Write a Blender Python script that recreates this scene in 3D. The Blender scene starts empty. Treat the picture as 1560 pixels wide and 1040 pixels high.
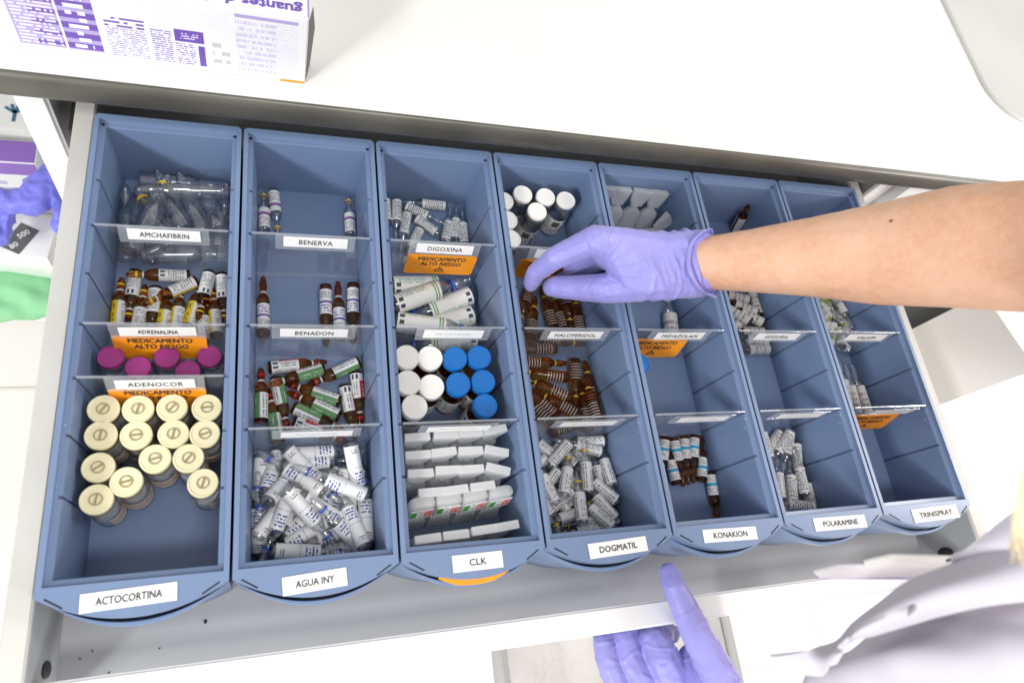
import bpy, bmesh, math, random
import numpy as np
from mathutils import Vector, Matrix, Euler, noise

random.seed(7)
SC = bpy.context.scene
COL = SC.collection
R_ = math.radians

# ------------------------------------------------------------------ camera
W = 0.115            # pitch of the bins
LB = 0.379           # bin length
FPX = 1045.04
CAM = Vector((0.1429, -0.0474, 0.5245))
RIGHT = Vector((0.94532939, -0.12308325, 0.3019981))
DOWN = Vector((0.00450619, -0.92102363, -0.38948065))
FWD = Vector((0.32608593, 0.36954836, -0.87011607))
cam_d = bpy.data.cameras.new('camera')
cam = bpy.data.objects.new('camera', cam_d)
COL.objects.link(cam)
m = Matrix.Identity(4)
for i in range(3):
    m[i][0] = RIGHT[i]; m[i][1] = -DOWN[i]; m[i][2] = -FWD[i]; m[i][3] = CAM[i]
cam.matrix_world = m
cam_d.sensor_width = 36.0
cam_d.lens = FPX / 1560 * 36
cam_d.clip_start = 0.02
cam_d.clip_end = 50
cam_d.dof.use_dof = True
cam_d.dof.focus_distance = 0.63
cam_d.dof.aperture_fstop = 7.5
SC.camera = cam

# ------------------------------------------------------------------ light
wd = bpy.data.worlds.new('World'); SC.world = wd; wd.use_nodes = True
bg = wd.node_tree.nodes['Background']
bg.inputs[0].default_value = (1.0, 0.985, 0.965, 1); bg.inputs[1].default_value = 0.64

def area(name, loc, target, sx, sy, power, col):
    l = bpy.data.lights.new(name, 'AREA'); l.shape = 'RECTANGLE'; l.size = sx; l.size_y = sy
    l.energy = power; l.color = col
    o = bpy.data.objects.new(name, l); COL.objects.link(o); o.location = loc
    d = Vector(target) - Vector(loc); o.rotation_euler = d.to_track_quat('-Z', 'Y').to_euler()
    return o
area('ceiling_or_fill_lamp', (0.45, -0.75, 2.0), (0.3, 0.15, 0), 0.9, 0.35, 19, (1, 0.985, 0.96))
area('ceiling_or_fill_lamp', (-1.4, -1.4, 1.15), (0.3, 0.2, 0), 0.22, 0.22, 24, (0.97, 0.985, 1.0))
area('ceiling_or_fill_lamp', (2.9, 0.35, 1.45), (0.3, 0.2, 0), 0.5, 0.9, 42, (1, 0.99, 0.97))  # added fill from the right to lift the bin rims, no known source
area('ceiling_or_fill_lamp', (2.5, -1.4, 0.9), (1.5, 0.4, -.3), 1.0, 0.5, 58, (1, 0.99, 0.975))  # added fill, set low and aimed at the cabinet fronts to whiten them
area('ceiling_or_fill_lamp', (-1.7, -1.2, 1.4), (-.6, 0.2, -.75), 0.6, 0.5, 34, (1, 0.99, 0.975))  # added fill that brightens the floor left of the drawer

SC.view_settings.view_transform = 'Standard'
SC.view_settings.look = 'None'
SC.view_settings.exposure = 0.0
SC.view_settings.gamma = 1.0
SC.view_settings.use_curve_mapping = False
SC.render.engine = 'CYCLES'
SC.cycles.use_denoising = True
SC.cycles.max_bounces = 12
SC.cycles.transmission_bounces = 10
SC.cycles.transparent_max_bounces = 24
SC.cycles.caustics_reflective = False
SC.cycles.caustics_refractive = True
SC.cycles.sample_clamp_indirect = 4.0

# ------------------------------------------------------------------ helpers
def at(u, v, z):
    """point of the place at height z seen at pixel u,v of the 1560 px photograph"""
    d = RIGHT * ((u - 780) / FPX) + DOWN * ((v - 520) / FPX) + FWD
    return CAM + d * ((z - CAM.z) / d.z)

def obj(name, data, parent=None, mat=None, loc=None):
    o = bpy.data.objects.new(name, data); COL.objects.link(o)
    if parent is not None: o.parent = parent
    if mat is not None and data is not None:
        data.materials.clear(); data.materials.append(mat)
    if loc is not None: o.location = loc
    return o

def tag(o, label=None, cat=None, group=None, kind=None):
    if label: o['label'] = label
    if cat: o['category'] = cat
    if group: o['group'] = group
    if kind: o['kind'] = kind
    return o

def thing(name, label, cat, loc=(0, 0, 0), group=None):
    return tag(obj(name, None, loc=loc), label, cat, group)

def finish(bm, name='m', smooth=None):
    me = bpy.data.meshes.new(name)
    bmesh.ops.recalc_face_normals(bm, faces=bm.faces)
    if smooth is True:
        for f in bm.faces: f.smooth = True
    bm.to_mesh(me); bm.free()
    if isinstance(smooth, (int, float)) and smooth is not True:
        me.shade_smooth() if hasattr(me, 'shade_smooth') else None
        me.set_sharp_from_angle(angle=R_(smooth))
    return me

def box_into(bm, x0, x1, y0, y1, z0, z1, mat=None):
    g = bmesh.ops.create_cube(bm, size=1.0)['verts']
    for v in g:
        v.co = Vector(((x0 + x1) / 2 + v.co.x * (x1 - x0), (y0 + y1) / 2 + v.co.y * (y1 - y0), (z0 + z1) / 2 + v.co.z * (z1 - z0)))
        if mat is not None: v.co = mat @ v.co
    return g

def box(x0, x1, y0, y1, z0, z1, bevel=0.0, seg=2, mat=None):
    bm = bmesh.new(); box_into(bm, x0, x1, y0, y1, z0, z1, mat)
    if bevel: bmesh.ops.bevel(bm, geom=bm.edges[:], offset=bevel, segments=seg, affect='EDGES', profile=0.6)
    return finish(bm, smooth=40 if bevel else None)

def lathe(prof, seg=20, smooth=35):
    """prof: list of (radius, z); closed at the axis"""
    bm = bmesh.new(); rings = []
    for r, z in prof:
        if r < 1e-6: rings.append([bm.verts.new((0, 0, z))])
        else: rings.append([bm.verts.new((r * math.cos(2 * math.pi * i / seg), r * math.sin(2 * math.pi * i / seg), z)) for i in range(seg)])
    for a, b in zip(rings[:-1], rings[1:]):
        for i in range(seg):
            j = (i + 1) % seg
            if len(a) == 1 and len(b) == 1: continue
            if len(a) == 1: bm.faces.new((a[0], b[j], b[i]))
            elif len(b) == 1: bm.faces.new((a[i], a[j], b[0]))
            else: bm.faces.new((a[i], a[j], b[j], b[i]))
    return finish(bm, smooth=smooth)

def sleeve(r, z0, z1, ang, seg=18, th=0.00012):
    """paper wrapped round a cylinder, centred on local +X, with UVs; open, thin"""
    bm = bmesh.new(); uv = bm.loops.layers.uv.new('UVMap'); a0 = -R_(ang) / 2; cols = []
    for i in range(seg + 1):
        a = a0 + R_(ang) * i / seg
        cols.append([bm.verts.new((r * math.cos(a), r * math.sin(a), z)) for z in (z0, z1)])
    for i in range(seg):
        f = bm.faces.new((cols[i][0], cols[i + 1][0], cols[i + 1][1], cols[i][1])); f.smooth = True
        for l, c in zip(f.loops, ((i / seg, 0), ((i + 1) / seg, 0), ((i + 1) / seg, 1), (i / seg, 1))): l[uv].uv = c
    me = bpy.data.meshes.new('sleeve'); bm.to_mesh(me); bm.free(); return me

def card(w, h, th, rnd=0.0, nx=1, bend=None):
    """thin card in local XY plane, centred, front face +Z, UV on front"""
    bm = bmesh.new(); uv = bm.loops.layers.uv.new('UVMap')
    pts = []
    if rnd:
        for cx, cy, a in ((w / 2 - rnd, h / 2 - rnd, 0), (-w / 2 + rnd, h / 2 - rnd, 90), (-w / 2 + rnd, -h / 2 + rnd, 180), (w / 2 - rnd, -h / 2 + rnd, 270)):
            for k in range(5):
                t = R_(a + 22.5 * k); pts.append((cx + rnd * math.cos(t), cy + rnd * math.sin(t)))
    else: pts = [(w / 2, -h / 2), (w / 2, h / 2), (-w / 2, h / 2), (-w / 2, -h / 2)]
    top = [bm.verts.new((x, y, th / 2)) for x, y in pts]; bot = [bm.verts.new((x, y, -th / 2)) for x, y in pts]
    fs = [bm.faces.new(top), bm.faces.new(bot[::-1])]
    for i in range(len(pts)):
        j = (i + 1) % len(pts); fs.append(bm.faces.new((top[j], top[i], bot[i], bot[j])))
    for f in fs:
        for l in f.loops: l[uv].uv = (l.vert.co.x / w + .5, l.vert.co.y / h + .5)
    me = bpy.data.meshes.new('card'); bmesh.ops.recalc_face_normals(bm, faces=bm.faces)
    bm.to_mesh(me); bm.free(); return me

def text_mesh(s, w=None, h=None, bold=0.0, spacing=1.0):
    """flat lettering centred in local XY; width w and cap height h"""
    c = bpy.data.curves.new('t', 'FONT'); c.body = s; c.size = 1.0; c.align_x = 'CENTER'; c.space_character = spacing
    c.resolution_u = 2
    o = bpy.data.objects.new('t', c)
    me = bpy.data.meshes.new_from_object(o)
    bpy.data.objects.remove(o)
    n = len(me.vertices); co = np.empty(n * 3); me.vertices.foreach_get('co', co); co = co.reshape(-1, 3)
    mn = co.min(0); mx = co.max(0); co -= (mn + mx) / 2
    sx = w / (mx[0] - mn[0]) if w else None; sy = h / (mx[1] - mn[1]) if h else None
    sx = sx or sy; sy = sy or sx
    co[:, 0] *= sx; co[:, 1] *= sy; co[:, 2] = 0
    me.vertices.foreach_set('co', co.ravel()); me.update()
    if bold:
        bm = bmesh.new(); e = (h or w * .2) * bold
        for dx, dy, dz in ((-e, -e, 0), (e, e, .00003), (e, -e, .00006), (-e, e, .00009)):
            k0 = len(bm.verts); bm.from_mesh(me); bm.verts.ensure_lookup_table()
            for v in bm.verts[k0:]: v.co += Vector((dx, dy, dz))
        bm.to_mesh(me); bm.free()
    return me

def loft(rows, closed=True, cap0=False, cap1=False, bm=None):
    own = bm is None
    if own: bm = bmesh.new()
    vs = [[bm.verts.new(p) for p in r] for r in rows]
    n = len(vs[0])
    for a, b in zip(vs[:-1], vs[1:]):
        for i in range(n if closed else n - 1):
            j = (i + 1) % n; bm.faces.new((a[i], a[j], b[j], b[i]))
    if cap0: bm.faces.new(vs[0][::-1])
    if cap1: bm.faces.new(vs[-1])
    return bm, vs

def tube(pts, radii, seg=10):
    """swept round tube through points"""
    pts = [Vector(p) for p in pts]; rows = []
    up = Vector((0, 0, 1))
    for i, p in enumerate(pts):
        d = (pts[min(i + 1, len(pts) - 1)] - pts[max(i - 1, 0)]).normalized()
        a = d.cross(up) if abs(d.dot(up)) < .95 else d.cross(Vector((1, 0, 0)))
        a.normalize(); b = d.cross(a); r = radii[i] if hasattr(radii, '__len__') else radii
        rows.append([p + (a * math.cos(t) + b * math.sin(t)) * r for t in [2 * math.pi * k / seg for k in range(seg)]])
    bm, _ = loft(rows, True, True, True); return bm

# ------------------------------------------------------------------ materials
def mat(name, col, rough=0.5, metal=0.0, trans=0.0, ior=1.45, spec=0.5, sss=0.0, alpha=None, coat=0.0):
    mt = bpy.data.materials.new(name); mt.use_nodes = True
    p = mt.node_tree.nodes['Principled BSDF']
    p.inputs['Base Color'].default_value = (*col, 1); p.inputs['Roughness'].default_value = rough
    p.inputs['Metallic'].default_value = metal; p.inputs['Transmission Weight'].default_value = trans
    p.inputs['IOR'].default_value = ior; p.inputs['Specular IOR Level'].default_value = spec
    p.inputs['Coat Weight'].default_value = coat
    if sss:
        p.inputs['Subsurface Weight'].default_value = sss
        p.inputs['Subsurface Radius'].default_value = (0.012, 0.005, 0.003); p.inputs['Subsurface Scale'].default_value = 0.4
    return mt

class N:
    """tiny node-graph helper"""
    def __init__(s, mt): s.t = mt.node_tree; s.p = s.t.nodes['Principled BSDF']; s.out = [n for n in s.t.nodes if n.type == 'OUTPUT_MATERIAL'][0]
    def new(s, typ, **kw):
        n = s.t.nodes.new(typ)
        for k, v in kw.items(): setattr(n, k, v)
        return n
    def link(s, a, b): s.t.links.new(a, b)
    def math(s, op, a, b=0.0, c=None):
        n = s.new('ShaderNodeMath', operation=op)
        for i, x in enumerate((a, b) if c is None else (a, b, c)):
            if isinstance(x, (int, float)): n.inputs[i].default_value = x
            else: s.link(x, n.inputs[i])
        return n.outputs[0]
    def mix(s, f, a, b):
        n = s.new('ShaderNodeMix', data_type='RGBA')
        for k, x in ((0, f), (6, a), (7, b)):
            if isinstance(x, (int, float)): n.inputs[k].default_value = x
            elif isinstance(x, (tuple, list)): n.inputs[k].default_value = (*x[:3], 1)
            else: s.link(x, n.inputs[k])
        return n.outputs[2]
    def noise(s, scale, detail=3, coord=None, rough=.5):
        n = s.new('ShaderNodeTexNoise'); n.inputs['Scale'].default_value = scale; n.inputs['Detail'].default_value = detail
        n.inputs['Roughness'].default_value = rough
        if coord is None: coord = s.new('ShaderNodeTexCoord').outputs['Object']
        s.link(coord, n.inputs['Vector']); return n.outputs['Fac']
    def bump(s, h, strength=.2, dist=.001):
        b = s.new('ShaderNodeBump'); b.inputs['Strength'].default_value = strength; b.inputs['Distance'].default_value = dist
        s.link(h, b.inputs['Height']); s.link(b.outputs[0], s.p.inputs['Normal']); return b
    def ramp(s, f, lo, hi):
        n = s.new('ShaderNodeMapRange'); n.inputs[1].default_value = lo; n.inputs[2].default_value = hi
        s.link(f, n.inputs[0]); return n.outputs[0]

def vary(mt, col2, scale, bump=0.0, bscale=None, dist=.0006, rough=None):
    n = N(mt); c = n.p.inputs['Base Color'].default_value[:3]
    f = n.ramp(n.noise(scale, 4), .35, .65)
    n.link(n.mix(f, c, col2), n.p.inputs['Base Color'])
    if rough:
        n.link(n.math('MULTIPLY_ADD', f, rough[1] - rough[0], rough[0]), n.p.inputs['Roughness'])
    if bump: n.bump(n.noise(bscale or scale * 6, 3), bump, dist)
    return mt

def clear(name, col, rough=0.02, ior=1.4, through=0.3, tint=(1, 1, 1)):
    """glass or plastic that lets part of the light straight through"""
    mt = mat(name, col, rough, trans=1.0, ior=ior)
    n = N(mt); tr = n.new('ShaderNodeBsdfTransparent'); tr.inputs[0].default_value = (*tint, 1)
    mx = n.new('ShaderNodeMixShader'); mx.inputs[0].default_value = through
    n.link(n.p.outputs[0], mx.inputs[1]); n.link(tr.outputs[0], mx.inputs[2]); n.link(mx.outputs[0], n.out.inputs[0])
    return mt

def glass(name, tint, edge, body=None, bodyw=0.0, refr=0.15, ior=1.3, rim=.45, base=.05, pw=3.0):
    """thin-walled vessel: tinted see-through, brighter reflections and darker tint towards the rim"""
    mt = mat(name, tint, 0.03); n = N(mt); n.t.nodes.remove(n.p)
    lw = n.new('ShaderNodeLayerWeight'); lw.inputs[0].default_value = .35
    tr = n.new('ShaderNodeBsdfTransparent'); n.link(n.mix(n.math('POWER', lw.outputs['Facing'], 1.6), tint, edge), tr.inputs[0])
    rf = n.new('ShaderNodeBsdfRefraction'); rf.inputs['IOR'].default_value = ior; rf.inputs['Roughness'].default_value = .02; rf.inputs[0].default_value = (*tint, 1)
    m0 = n.new('ShaderNodeMixShader'); m0.inputs[0].default_value = refr; n.link(tr.outputs[0], m0.inputs[1]); n.link(rf.outputs[0], m0.inputs[2])
    last = m0
    if body:
        df = n.new('ShaderNodeBsdfDiffuse'); df.inputs[0].default_value = (*body, 1)
        m1 = n.new('ShaderNodeMixShader'); m1.inputs[0].default_value = bodyw; n.link(last.outputs[0], m1.inputs[1]); n.link(df.outputs[0], m1.inputs[2]); last = m1
    gl = n.new('ShaderNodeBsdfGlossy'); gl.inputs['Roughness'].default_value = .05
    f = n.math('MULTIPLY_ADD', n.math('POWER', lw.outputs['Facing'], pw), rim, base)
    m2 = n.new('ShaderNodeMixShader'); n.link(f, m2.inputs[0]); n.link(last.outputs[0], m2.inputs[1]); n.link(gl.outputs[0], m2.inputs[2])
    n.link(m2.outputs[0], n.out.inputs[0]); return mt

def print_mat(name, paper, marks, rough=0.55, bare=False):
    """paper with printed marks in UV space.  marks: ('solid', u0,u1,v0,v1,col) or ('text', u0,u1,v0,v1,col, axis, rows, cols)"""
    mt = mat(name, paper, rough); n = N(mt)
    sp = n.new('ShaderNodeSeparateXYZ'); uvn = n.new('ShaderNodeUVMap'); n.link(uvn.outputs[0], sp.inputs[0])
    u, v = sp.outputs[0], sp.outputs[1]
    col = paper
    for k, mk in enumerate(marks):
        u0, u1, v0, v1, c = mk[1:6]
        mask = n.math('MULTIPLY', n.math('MULTIPLY', n.math('GREATER_THAN', u, u0), n.math('LESS_THAN', u, u1)),
                      n.math('MULTIPLY', n.math('GREATER_THAN', v, v0), n.math('LESS_THAN', v, v1)))
        if mk[0] == 'text':
            axis, rows, cols = mk[6:9]
            a, b = (v, u) if axis == 'v' else (u, v)
            lo, hi = (v0, v1) if axis == 'v' else (u0, u1)
            t = n.math('MULTIPLY', n.math('SUBTRACT', a, lo), rows / (hi - lo))
            row = n.math('FLOOR', t); fr = n.math('FRACT', t)
            band = n.math('MULTIPLY', n.math('GREATER_THAN', fr, .2), n.math('LESS_THAN', fr, .72))
            cell = n.math('FLOOR', n.math('MULTIPLY', b, cols))
            cv = n.new('ShaderNodeCombineXYZ'); n.link(cell, cv.inputs[0]); n.link(row, cv.inputs[1]); cv.inputs[2].default_value = k * 3.7
            wn = n.new('ShaderNodeTexWhiteNoise'); n.link(cv.outputs[0], wn.inputs[0])
            mask = n.math('MULTIPLY', n.math('MULTIPLY', mask, band), n.math('GREATER_THAN', wn.outputs[0], .3))
        col = n.mix(mask, col, c)
        tot = mask if k == 0 else n.math('MAXIMUM', tot, mask)
    if marks: n.link(col, n.p.inputs['Base Color'])
    if bare:
        tr = n.new('ShaderNodeBsdfTransparent'); mx = n.new('ShaderNodeMixShader'); n.link(tot, mx.inputs[0])
        n.link(tr.outputs[0], mx.inputs[1]); n.link(n.p.outputs[0], mx.inputs[2]); n.link(mx.outputs[0], n.out.inputs[0])
    return mt

BLUE = (0.164, 0.232, 0.380)
M = {}
M['bin'] = vary(mat('blue_plastic', BLUE, 0.36, spec=.6), (0.153, 0.218, 0.362), 9, 0.05, 900, .0002, (.32, .42))
_n = N(M['bin']); _l = [l for l in _n.t.links if l.to_socket == _n.p.inputs['Base Color']][0].from_socket
_sp = _n.math('GREATER_THAN', _n.noise(260, 1), .80); _sc = _n.math('MULTIPLY', _n.ramp(_n.noise(26, 5, rough=.7), .56, .70), .16)
_n.link(_n.mix(_n.math('MULTIPLY', _sp, .55), _n.mix(_sc, _l, (.24, .31, .44)), (.55, .60, .68)), _n.p.inputs['Base Color'])
M['dark'] = mat('gap_shade_and_dirt', (0.012, 0.014, 0.02), 0.6)  # near-black painted for shade in slits and holes; dirt specks share it
M['white_lam'] = vary(mat('white_laminate', (0.73, 0.725, 0.705), 0.35), (0.70, 0.695, 0.67), 2.2, .03, 700, .0002)
M['edge'] = vary(mat('dark_metal_edge', (0.135, 0.128, 0.110), 0.36, 0.35), (0.10, 0.095, 0.082), 14, .05, 300, .0003)
M['steel'] = vary(mat('grey_enamel', (0.43, 0.44, 0.455), 0.45), (0.41, 0.42, 0.435), 6, .05, 500, .0002)
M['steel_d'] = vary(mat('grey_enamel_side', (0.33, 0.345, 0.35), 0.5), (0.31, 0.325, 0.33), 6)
M['rail'] = vary(mat('cream_enamel', (0.60, 0.585, 0.55), 0.45), (0.56, 0.545, 0.51), 20, .04, 300, .0003)
M['white_en'] = vary(mat('white_enamel', (0.80, 0.80, 0.80), 0.35), (0.77, 0.77, 0.78), 5)
M['black'] = mat('black_rubber', (0.015, 0.014, 0.014), 0.5)
M['floor'] = vary(mat('cream_floor', (0.83, 0.81, 0.77), 0.4), (0.81, 0.785, 0.74), 2)
M['wall'] = vary(mat('white_wall', (0.82, 0.81, 0.79), 0.6), (0.8, 0.79, 0.77), 2)
M['paper'] = vary(mat('white_paper', (0.82, 0.82, 0.81), 0.6), (0.78, 0.78, 0.77), 60)
M['ink'] = mat('black_ink', (0.03, 0.03, 0.035), 0.6)
M['acrylic'] = None
M['orange'] = vary(mat('orange_card', (0.86, 0.31, 0.012), 0.4), (0.82, 0.285, 0.01), 30)
M['clear'] = glass('clear_glass', (.99, .995, 1.0), (.66, .72, .80), None, 0, .12, 1.35, .7, .17, 2.2)
M['amber'] = clear('amber_glass', (.72, .31, .055), 0.0, 1.38, .15, (.7, .33, .08))
M['amber_d'] = clear('dark_amber_glass', (.62, .24, .05), 0.0, 1.40, .14, (.6, .25, .06))
M['yellow'] = mat('yellow_ring', (0.78, 0.52, 0.03), 0.4)
M['white_p'] = mat('white_ring', (0.75, 0.74, 0.72), 0.4)
M['blue_r'] = mat('blue_ring', (0.05, 0.12, 0.55), 0.4)
M['red_r'] = mat('red_ring', (0.45, 0.02, 0.015), 0.35)
M['green_r'] = mat('green_ring', (0.12, 0.36, 0.08), 0.4)
M['cream_cap'] = vary(mat('cream_cap', (0.76, 0.70, 0.46), 0.35), (0.73, 0.67, 0.43), 40)
M['gold'] = mat('gold_crimp', (0.42, 0.35, 0.19), 0.32, 0.6)
M['magenta'] = vary(mat('magenta_cap', (0.30, 0.03, 0.19), 0.35), (0.27, 0.025, 0.17), 60)
M['white_cap'] = vary(mat('white_cap', (0.80, 0.79, 0.76), 0.4), (0.77, 0.76, 0.73), 60)
M['blue_cap'] = vary(mat('blue_cap', (0.010, 0.155, 0.50), 0.35), (0.01, 0.14, 0.46), 60)
M['alu'] = mat('aluminium', (0.6, 0.6, 0.6), 0.35, 0.9)
M['powder'] = mat('white_powder', (0.75, 0.72, 0.68), 0.8)
def milky(name, col, thr):
    mt = mat(name, col, .4); n = N(mt); tl = n.new('ShaderNodeBsdfTranslucent'); tl.inputs[0].default_value = (*col, 1)
    tr = n.new('ShaderNodeBsdfTransparent'); m1 = n.new('ShaderNodeMixShader'); m1.inputs[0].default_value = .4
    n.link(n.p.outputs[0], m1.inputs[1]); n.link(tl.outputs[0], m1.inputs[2])
    m2 = n.new('ShaderNodeMixShader'); m2.inputs[0].default_value = thr; n.link(m1.outputs[0], m2.inputs[1]); n.link(tr.outputs[0], m2.inputs[2])
    n.link(m2.outputs[0], n.out.inputs[0]); return mt
M['ldpe'] = milky('milky_plastic', (.84, .85, .86), .30)
M['ldpe_tab'] = milky('milky_plastic_tab', (.86, .87, .88), .20)
M['ldpe_c'] = milky('cloudy_plastic', (.70, .72, .74), .42)
M['skin'] = None
M['red'] = mat('red_tip', (0.6, 0.02, 0.03), 0.4)

# acrylic: thin clear sheet, faint reflections
mt = mat('clear_acrylic', (0.9, 0.93, 0.97), 0.05); n = N(mt)
tr = n.new('ShaderNodeBsdfTransparent'); tr.inputs[0].default_value = (0.97, 0.98, 0.99, 1)
gl = n.new('ShaderNodeBsdfGlossy'); gl.inputs['Roughness'].default_value = 0.02
df = n.new('ShaderNodeBsdfDiffuse'); df.inputs[0].default_value = (0.8, 0.84, 0.9, 1)
m1 = n.new('ShaderNodeMixShader'); m1.inputs[0].default_value = 0.035
n.link(tr.outputs[0], m1.inputs[1]); n.link(df.outputs[0], m1.inputs[2])
m2 = n.new('ShaderNodeMixShader'); m2.inputs[0].default_value = 0.09; n.link(m1.outputs[0], m2.inputs[1]); n.link(gl.outputs[0], m2.inputs[2])
n.link(m2.outputs[0], n.out.inputs[0]); M['acrylic'] = mt
mt = mt.copy(); mt.name = 'clear_holder'
[x for x in mt.node_tree.nodes if x.type == 'MIX_SHADER'][0].inputs[0].default_value = 0.14
M['holder'] = mt

INK = (0.06, 0.06, 0.07)
WP = (0.80, 0.80, 0.79)
P = {}
P['plain'] = print_mat('label_plain', WP, [('text', .3, .62, .1, .9, (.18, .18, .2), 'v', 9, 30), ('text', .05, .25, .1, .9, (.2, .2, .22), 'u', 3, 40), ('text', .68, .95, .1, .9, (.25, .25, .27), 'u', 4, 40)])
P['along'] = print_mat('label_along', WP, [('text', .12, .5, .06, .94, (.2, .2, .21), 'u', 5, 44), ('text', .58, .9, .1, .7, (.22, .22, .23), 'u', 5, 40)])
P['agua'] = print_mat('label_water', (0.83, 0.83, 0.83), [('text', .35, .62, .64, .95, (.10, .12, .34), 'v', 4, 30), ('text', .05, .2, .64, .95, (.10, .12, .34), 'v', 4, 30), ('text', .3, .7, .53, .56, (.25, .27, .45), 'v', 1, 60), ('text', .42, .60, .08, .2, (.2, .2, .22), 'v', 2, 30)])
P['green'] = print_mat('label_green', WP, [('solid', .0, .55, 0, 1, (.12, .27, .11)), ('text', .12, .45, .08, .92, (.4, .55, .38), 'u', 3, 40), ('text', .62, .95, .06, .94, (.3, .3, .3), 'u', 3, 30)])
P['redlab'] = print_mat('label_red', WP, [('solid', .12, .38, .3, 1, (.62, .035, .05)), ('text', .16, .34, .36, .94, (.8, .5, .5), 'u', 1, 20), ('text', .45, .62, .32, .9, (.25, .25, .25), 'u', 2, 34), ('solid', .42, .5, .04, .24, INK), ('solid', .56, .64, .04, .24, INK), ('text', .7, .95, .1, .9, (.35, .35, .35), 'u', 3, 34)])
P['yellow'] = print_mat('label_yellow', WP, [('solid', .0, .36, 0, 1, (.80, .56, .02)), ('text', .08, .3, .1, .9, (.2, .14, .02), 'u', 2, 20), ('text', .48, .92, .1, .9, (.3, .3, .3), 'v', 8, 28)])
P['barcode'] = print_mat('label_barcode', WP, [('solid', .36, .46, .78, .95, INK), ('solid', .54, .64, .78, .95, INK), ('text', .25, .8, .1, .68, (.3, .3, .3), 'v', 7, 24)])
P['purple'] = print_mat('label_purple', WP, [('solid', 0, 1, .48, .56, (.12, .07, .36)), ('text', .1, .9, .62, .94, (.20, .16, .42), 'v', 3, 34), ('text', .2, .8, .1, .36, (.25, .25, .25), 'v', 3, 36)])
P['violet'] = print_mat('label_violet', WP, [('solid', 0, 1, .62, .76, (.26, .12, .32)), ('text', .1, .9, .1, .5, (.35, .35, .36), 'v', 4, 40)])
P['sky'] = print_mat('label_sky', WP, [('solid', .1, .8, .40, .56, (.04, .38, .62)), ('text', .1, .9, .64, .94, (.25, .25, .26), 'v', 3, 30), ('text', .1, .9, .06, .34, (.3, .3, .32), 'v', 4, 36)])
P['greenline'] = print_mat('label_greenline', (0.83, 0.83, 0.81), [('solid', 0, 1, .86, .89, (.16, .36, .1)), ('solid', 0, 1, .92, .95, (.16, .36, .1)), ('text', .3, .42, .1, .7, (.25, .45, .3), 'u', 3, 60), ('text', .66, .76, .5, .75, (.15, .15, .15), 'u', 4, 30), ('text', .1, .2, .2, .5, (.3, .3, .3), 'u', 3, 50), ('solid', .4, .47, .04, .14, INK), ('solid', .52, .59, .04, .14, INK)])
P['qr'] = print_mat('label_vial', (0.72, 0.72, 0.70), [('solid', .44, .58, .55, .9, (.10, .09, .09)), ('text', .62, .9, .1, .9, INK, 'u', 3, 12), ('solid', .12, .3, .1, .5, (.08, .36, .2)), ('text', .3, .6, .1, .45, (.3, .3, .3), 'v', 3, 30)])
P['ticks'] = print_mat('label_ticks', (.16, .05, .015), [('solid', .12, .88, .06 + .15 * i_, .10 + .15 * i_, (.55, .50, .46)) for i_ in range(6)], bare=True)
P['greenwhite'] = print_mat('label_greenwhite', (.8, .8, .77), [('solid', 0, .5, .2, .4, (.33, .43, .1)), ('solid', .5, 1, .6, .78, (.33, .43, .1)), ('text', .2, .8, .45, .6, INK, 'v', 2, 16)])
P['faint'] = print_mat('label_faint', (.68, .66, .64), [('text', .1, .9, .2, .8, (.36, .32, .3), 'v', 3, 26)])
P['peach'] = print_mat('label_peach', (.74, .62, .53), [('solid', 0, 1, .36, .52, (.62, .36, .16)), ('text', .1, .9, .6, .9, (.45, .36, .32), 'v', 3, 40)])
P['dash'] = print_mat('strip_print', (.8, .8, .79), [('text', .2, .78, .38, .58, (.34, .34, .35), 'v', 1, 90)])
P['scale'] = print_mat('label_scale', (.55, .57, .60), [('solid', .1, .9, .06 + .14 * i_, .10 + .14 * i_, (.05, .06, .09)) for i_ in range(6)], bare=True)

# ------------------------------------------------------------------ setting
FLZ = -0.75
o = obj('floor', box(-4, 5, -4, 3, FLZ - .05, FLZ), mat=M['floor']); tag(o, kind='structure')
# floor tile joints
fj = bmesh.new()
for i in range(12):
    box_into(fj, -3 + i * .6, -2.996 + i * .6, -3, 2.5, FLZ + .0005, FLZ + .002)
for i in range(9):
    box_into(fj, -3.5, 4.5, -2.6 + i * .6, -2.596 + i * .6, FLZ + .003, FLZ + .0045)
o2 = obj('tile_joints', finish(fj), o, mat('joint', (.74, .71, .66), .7)); o2['kind'] = 'stuff'
a = at(1425, 560, FLZ); b = at(1560, 490, FLZ); d = (b - a).normalized(); nrm = Vector((-d.y, d.x, 0))
bm = bmesh.new(); p0 = a - d * .9; p1 = b + d * 1.5
vs = [p0, p1, p1 + nrm * .1, p0 + nrm * .1]
loft([[Vector((q.x, q.y, FLZ)) for q in vs], [Vector((q.x, q.y, .02)) for q in vs]], True, True, True, bm)
tag(obj('wall', finish(bm), mat=M['wall']), kind='structure')

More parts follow.
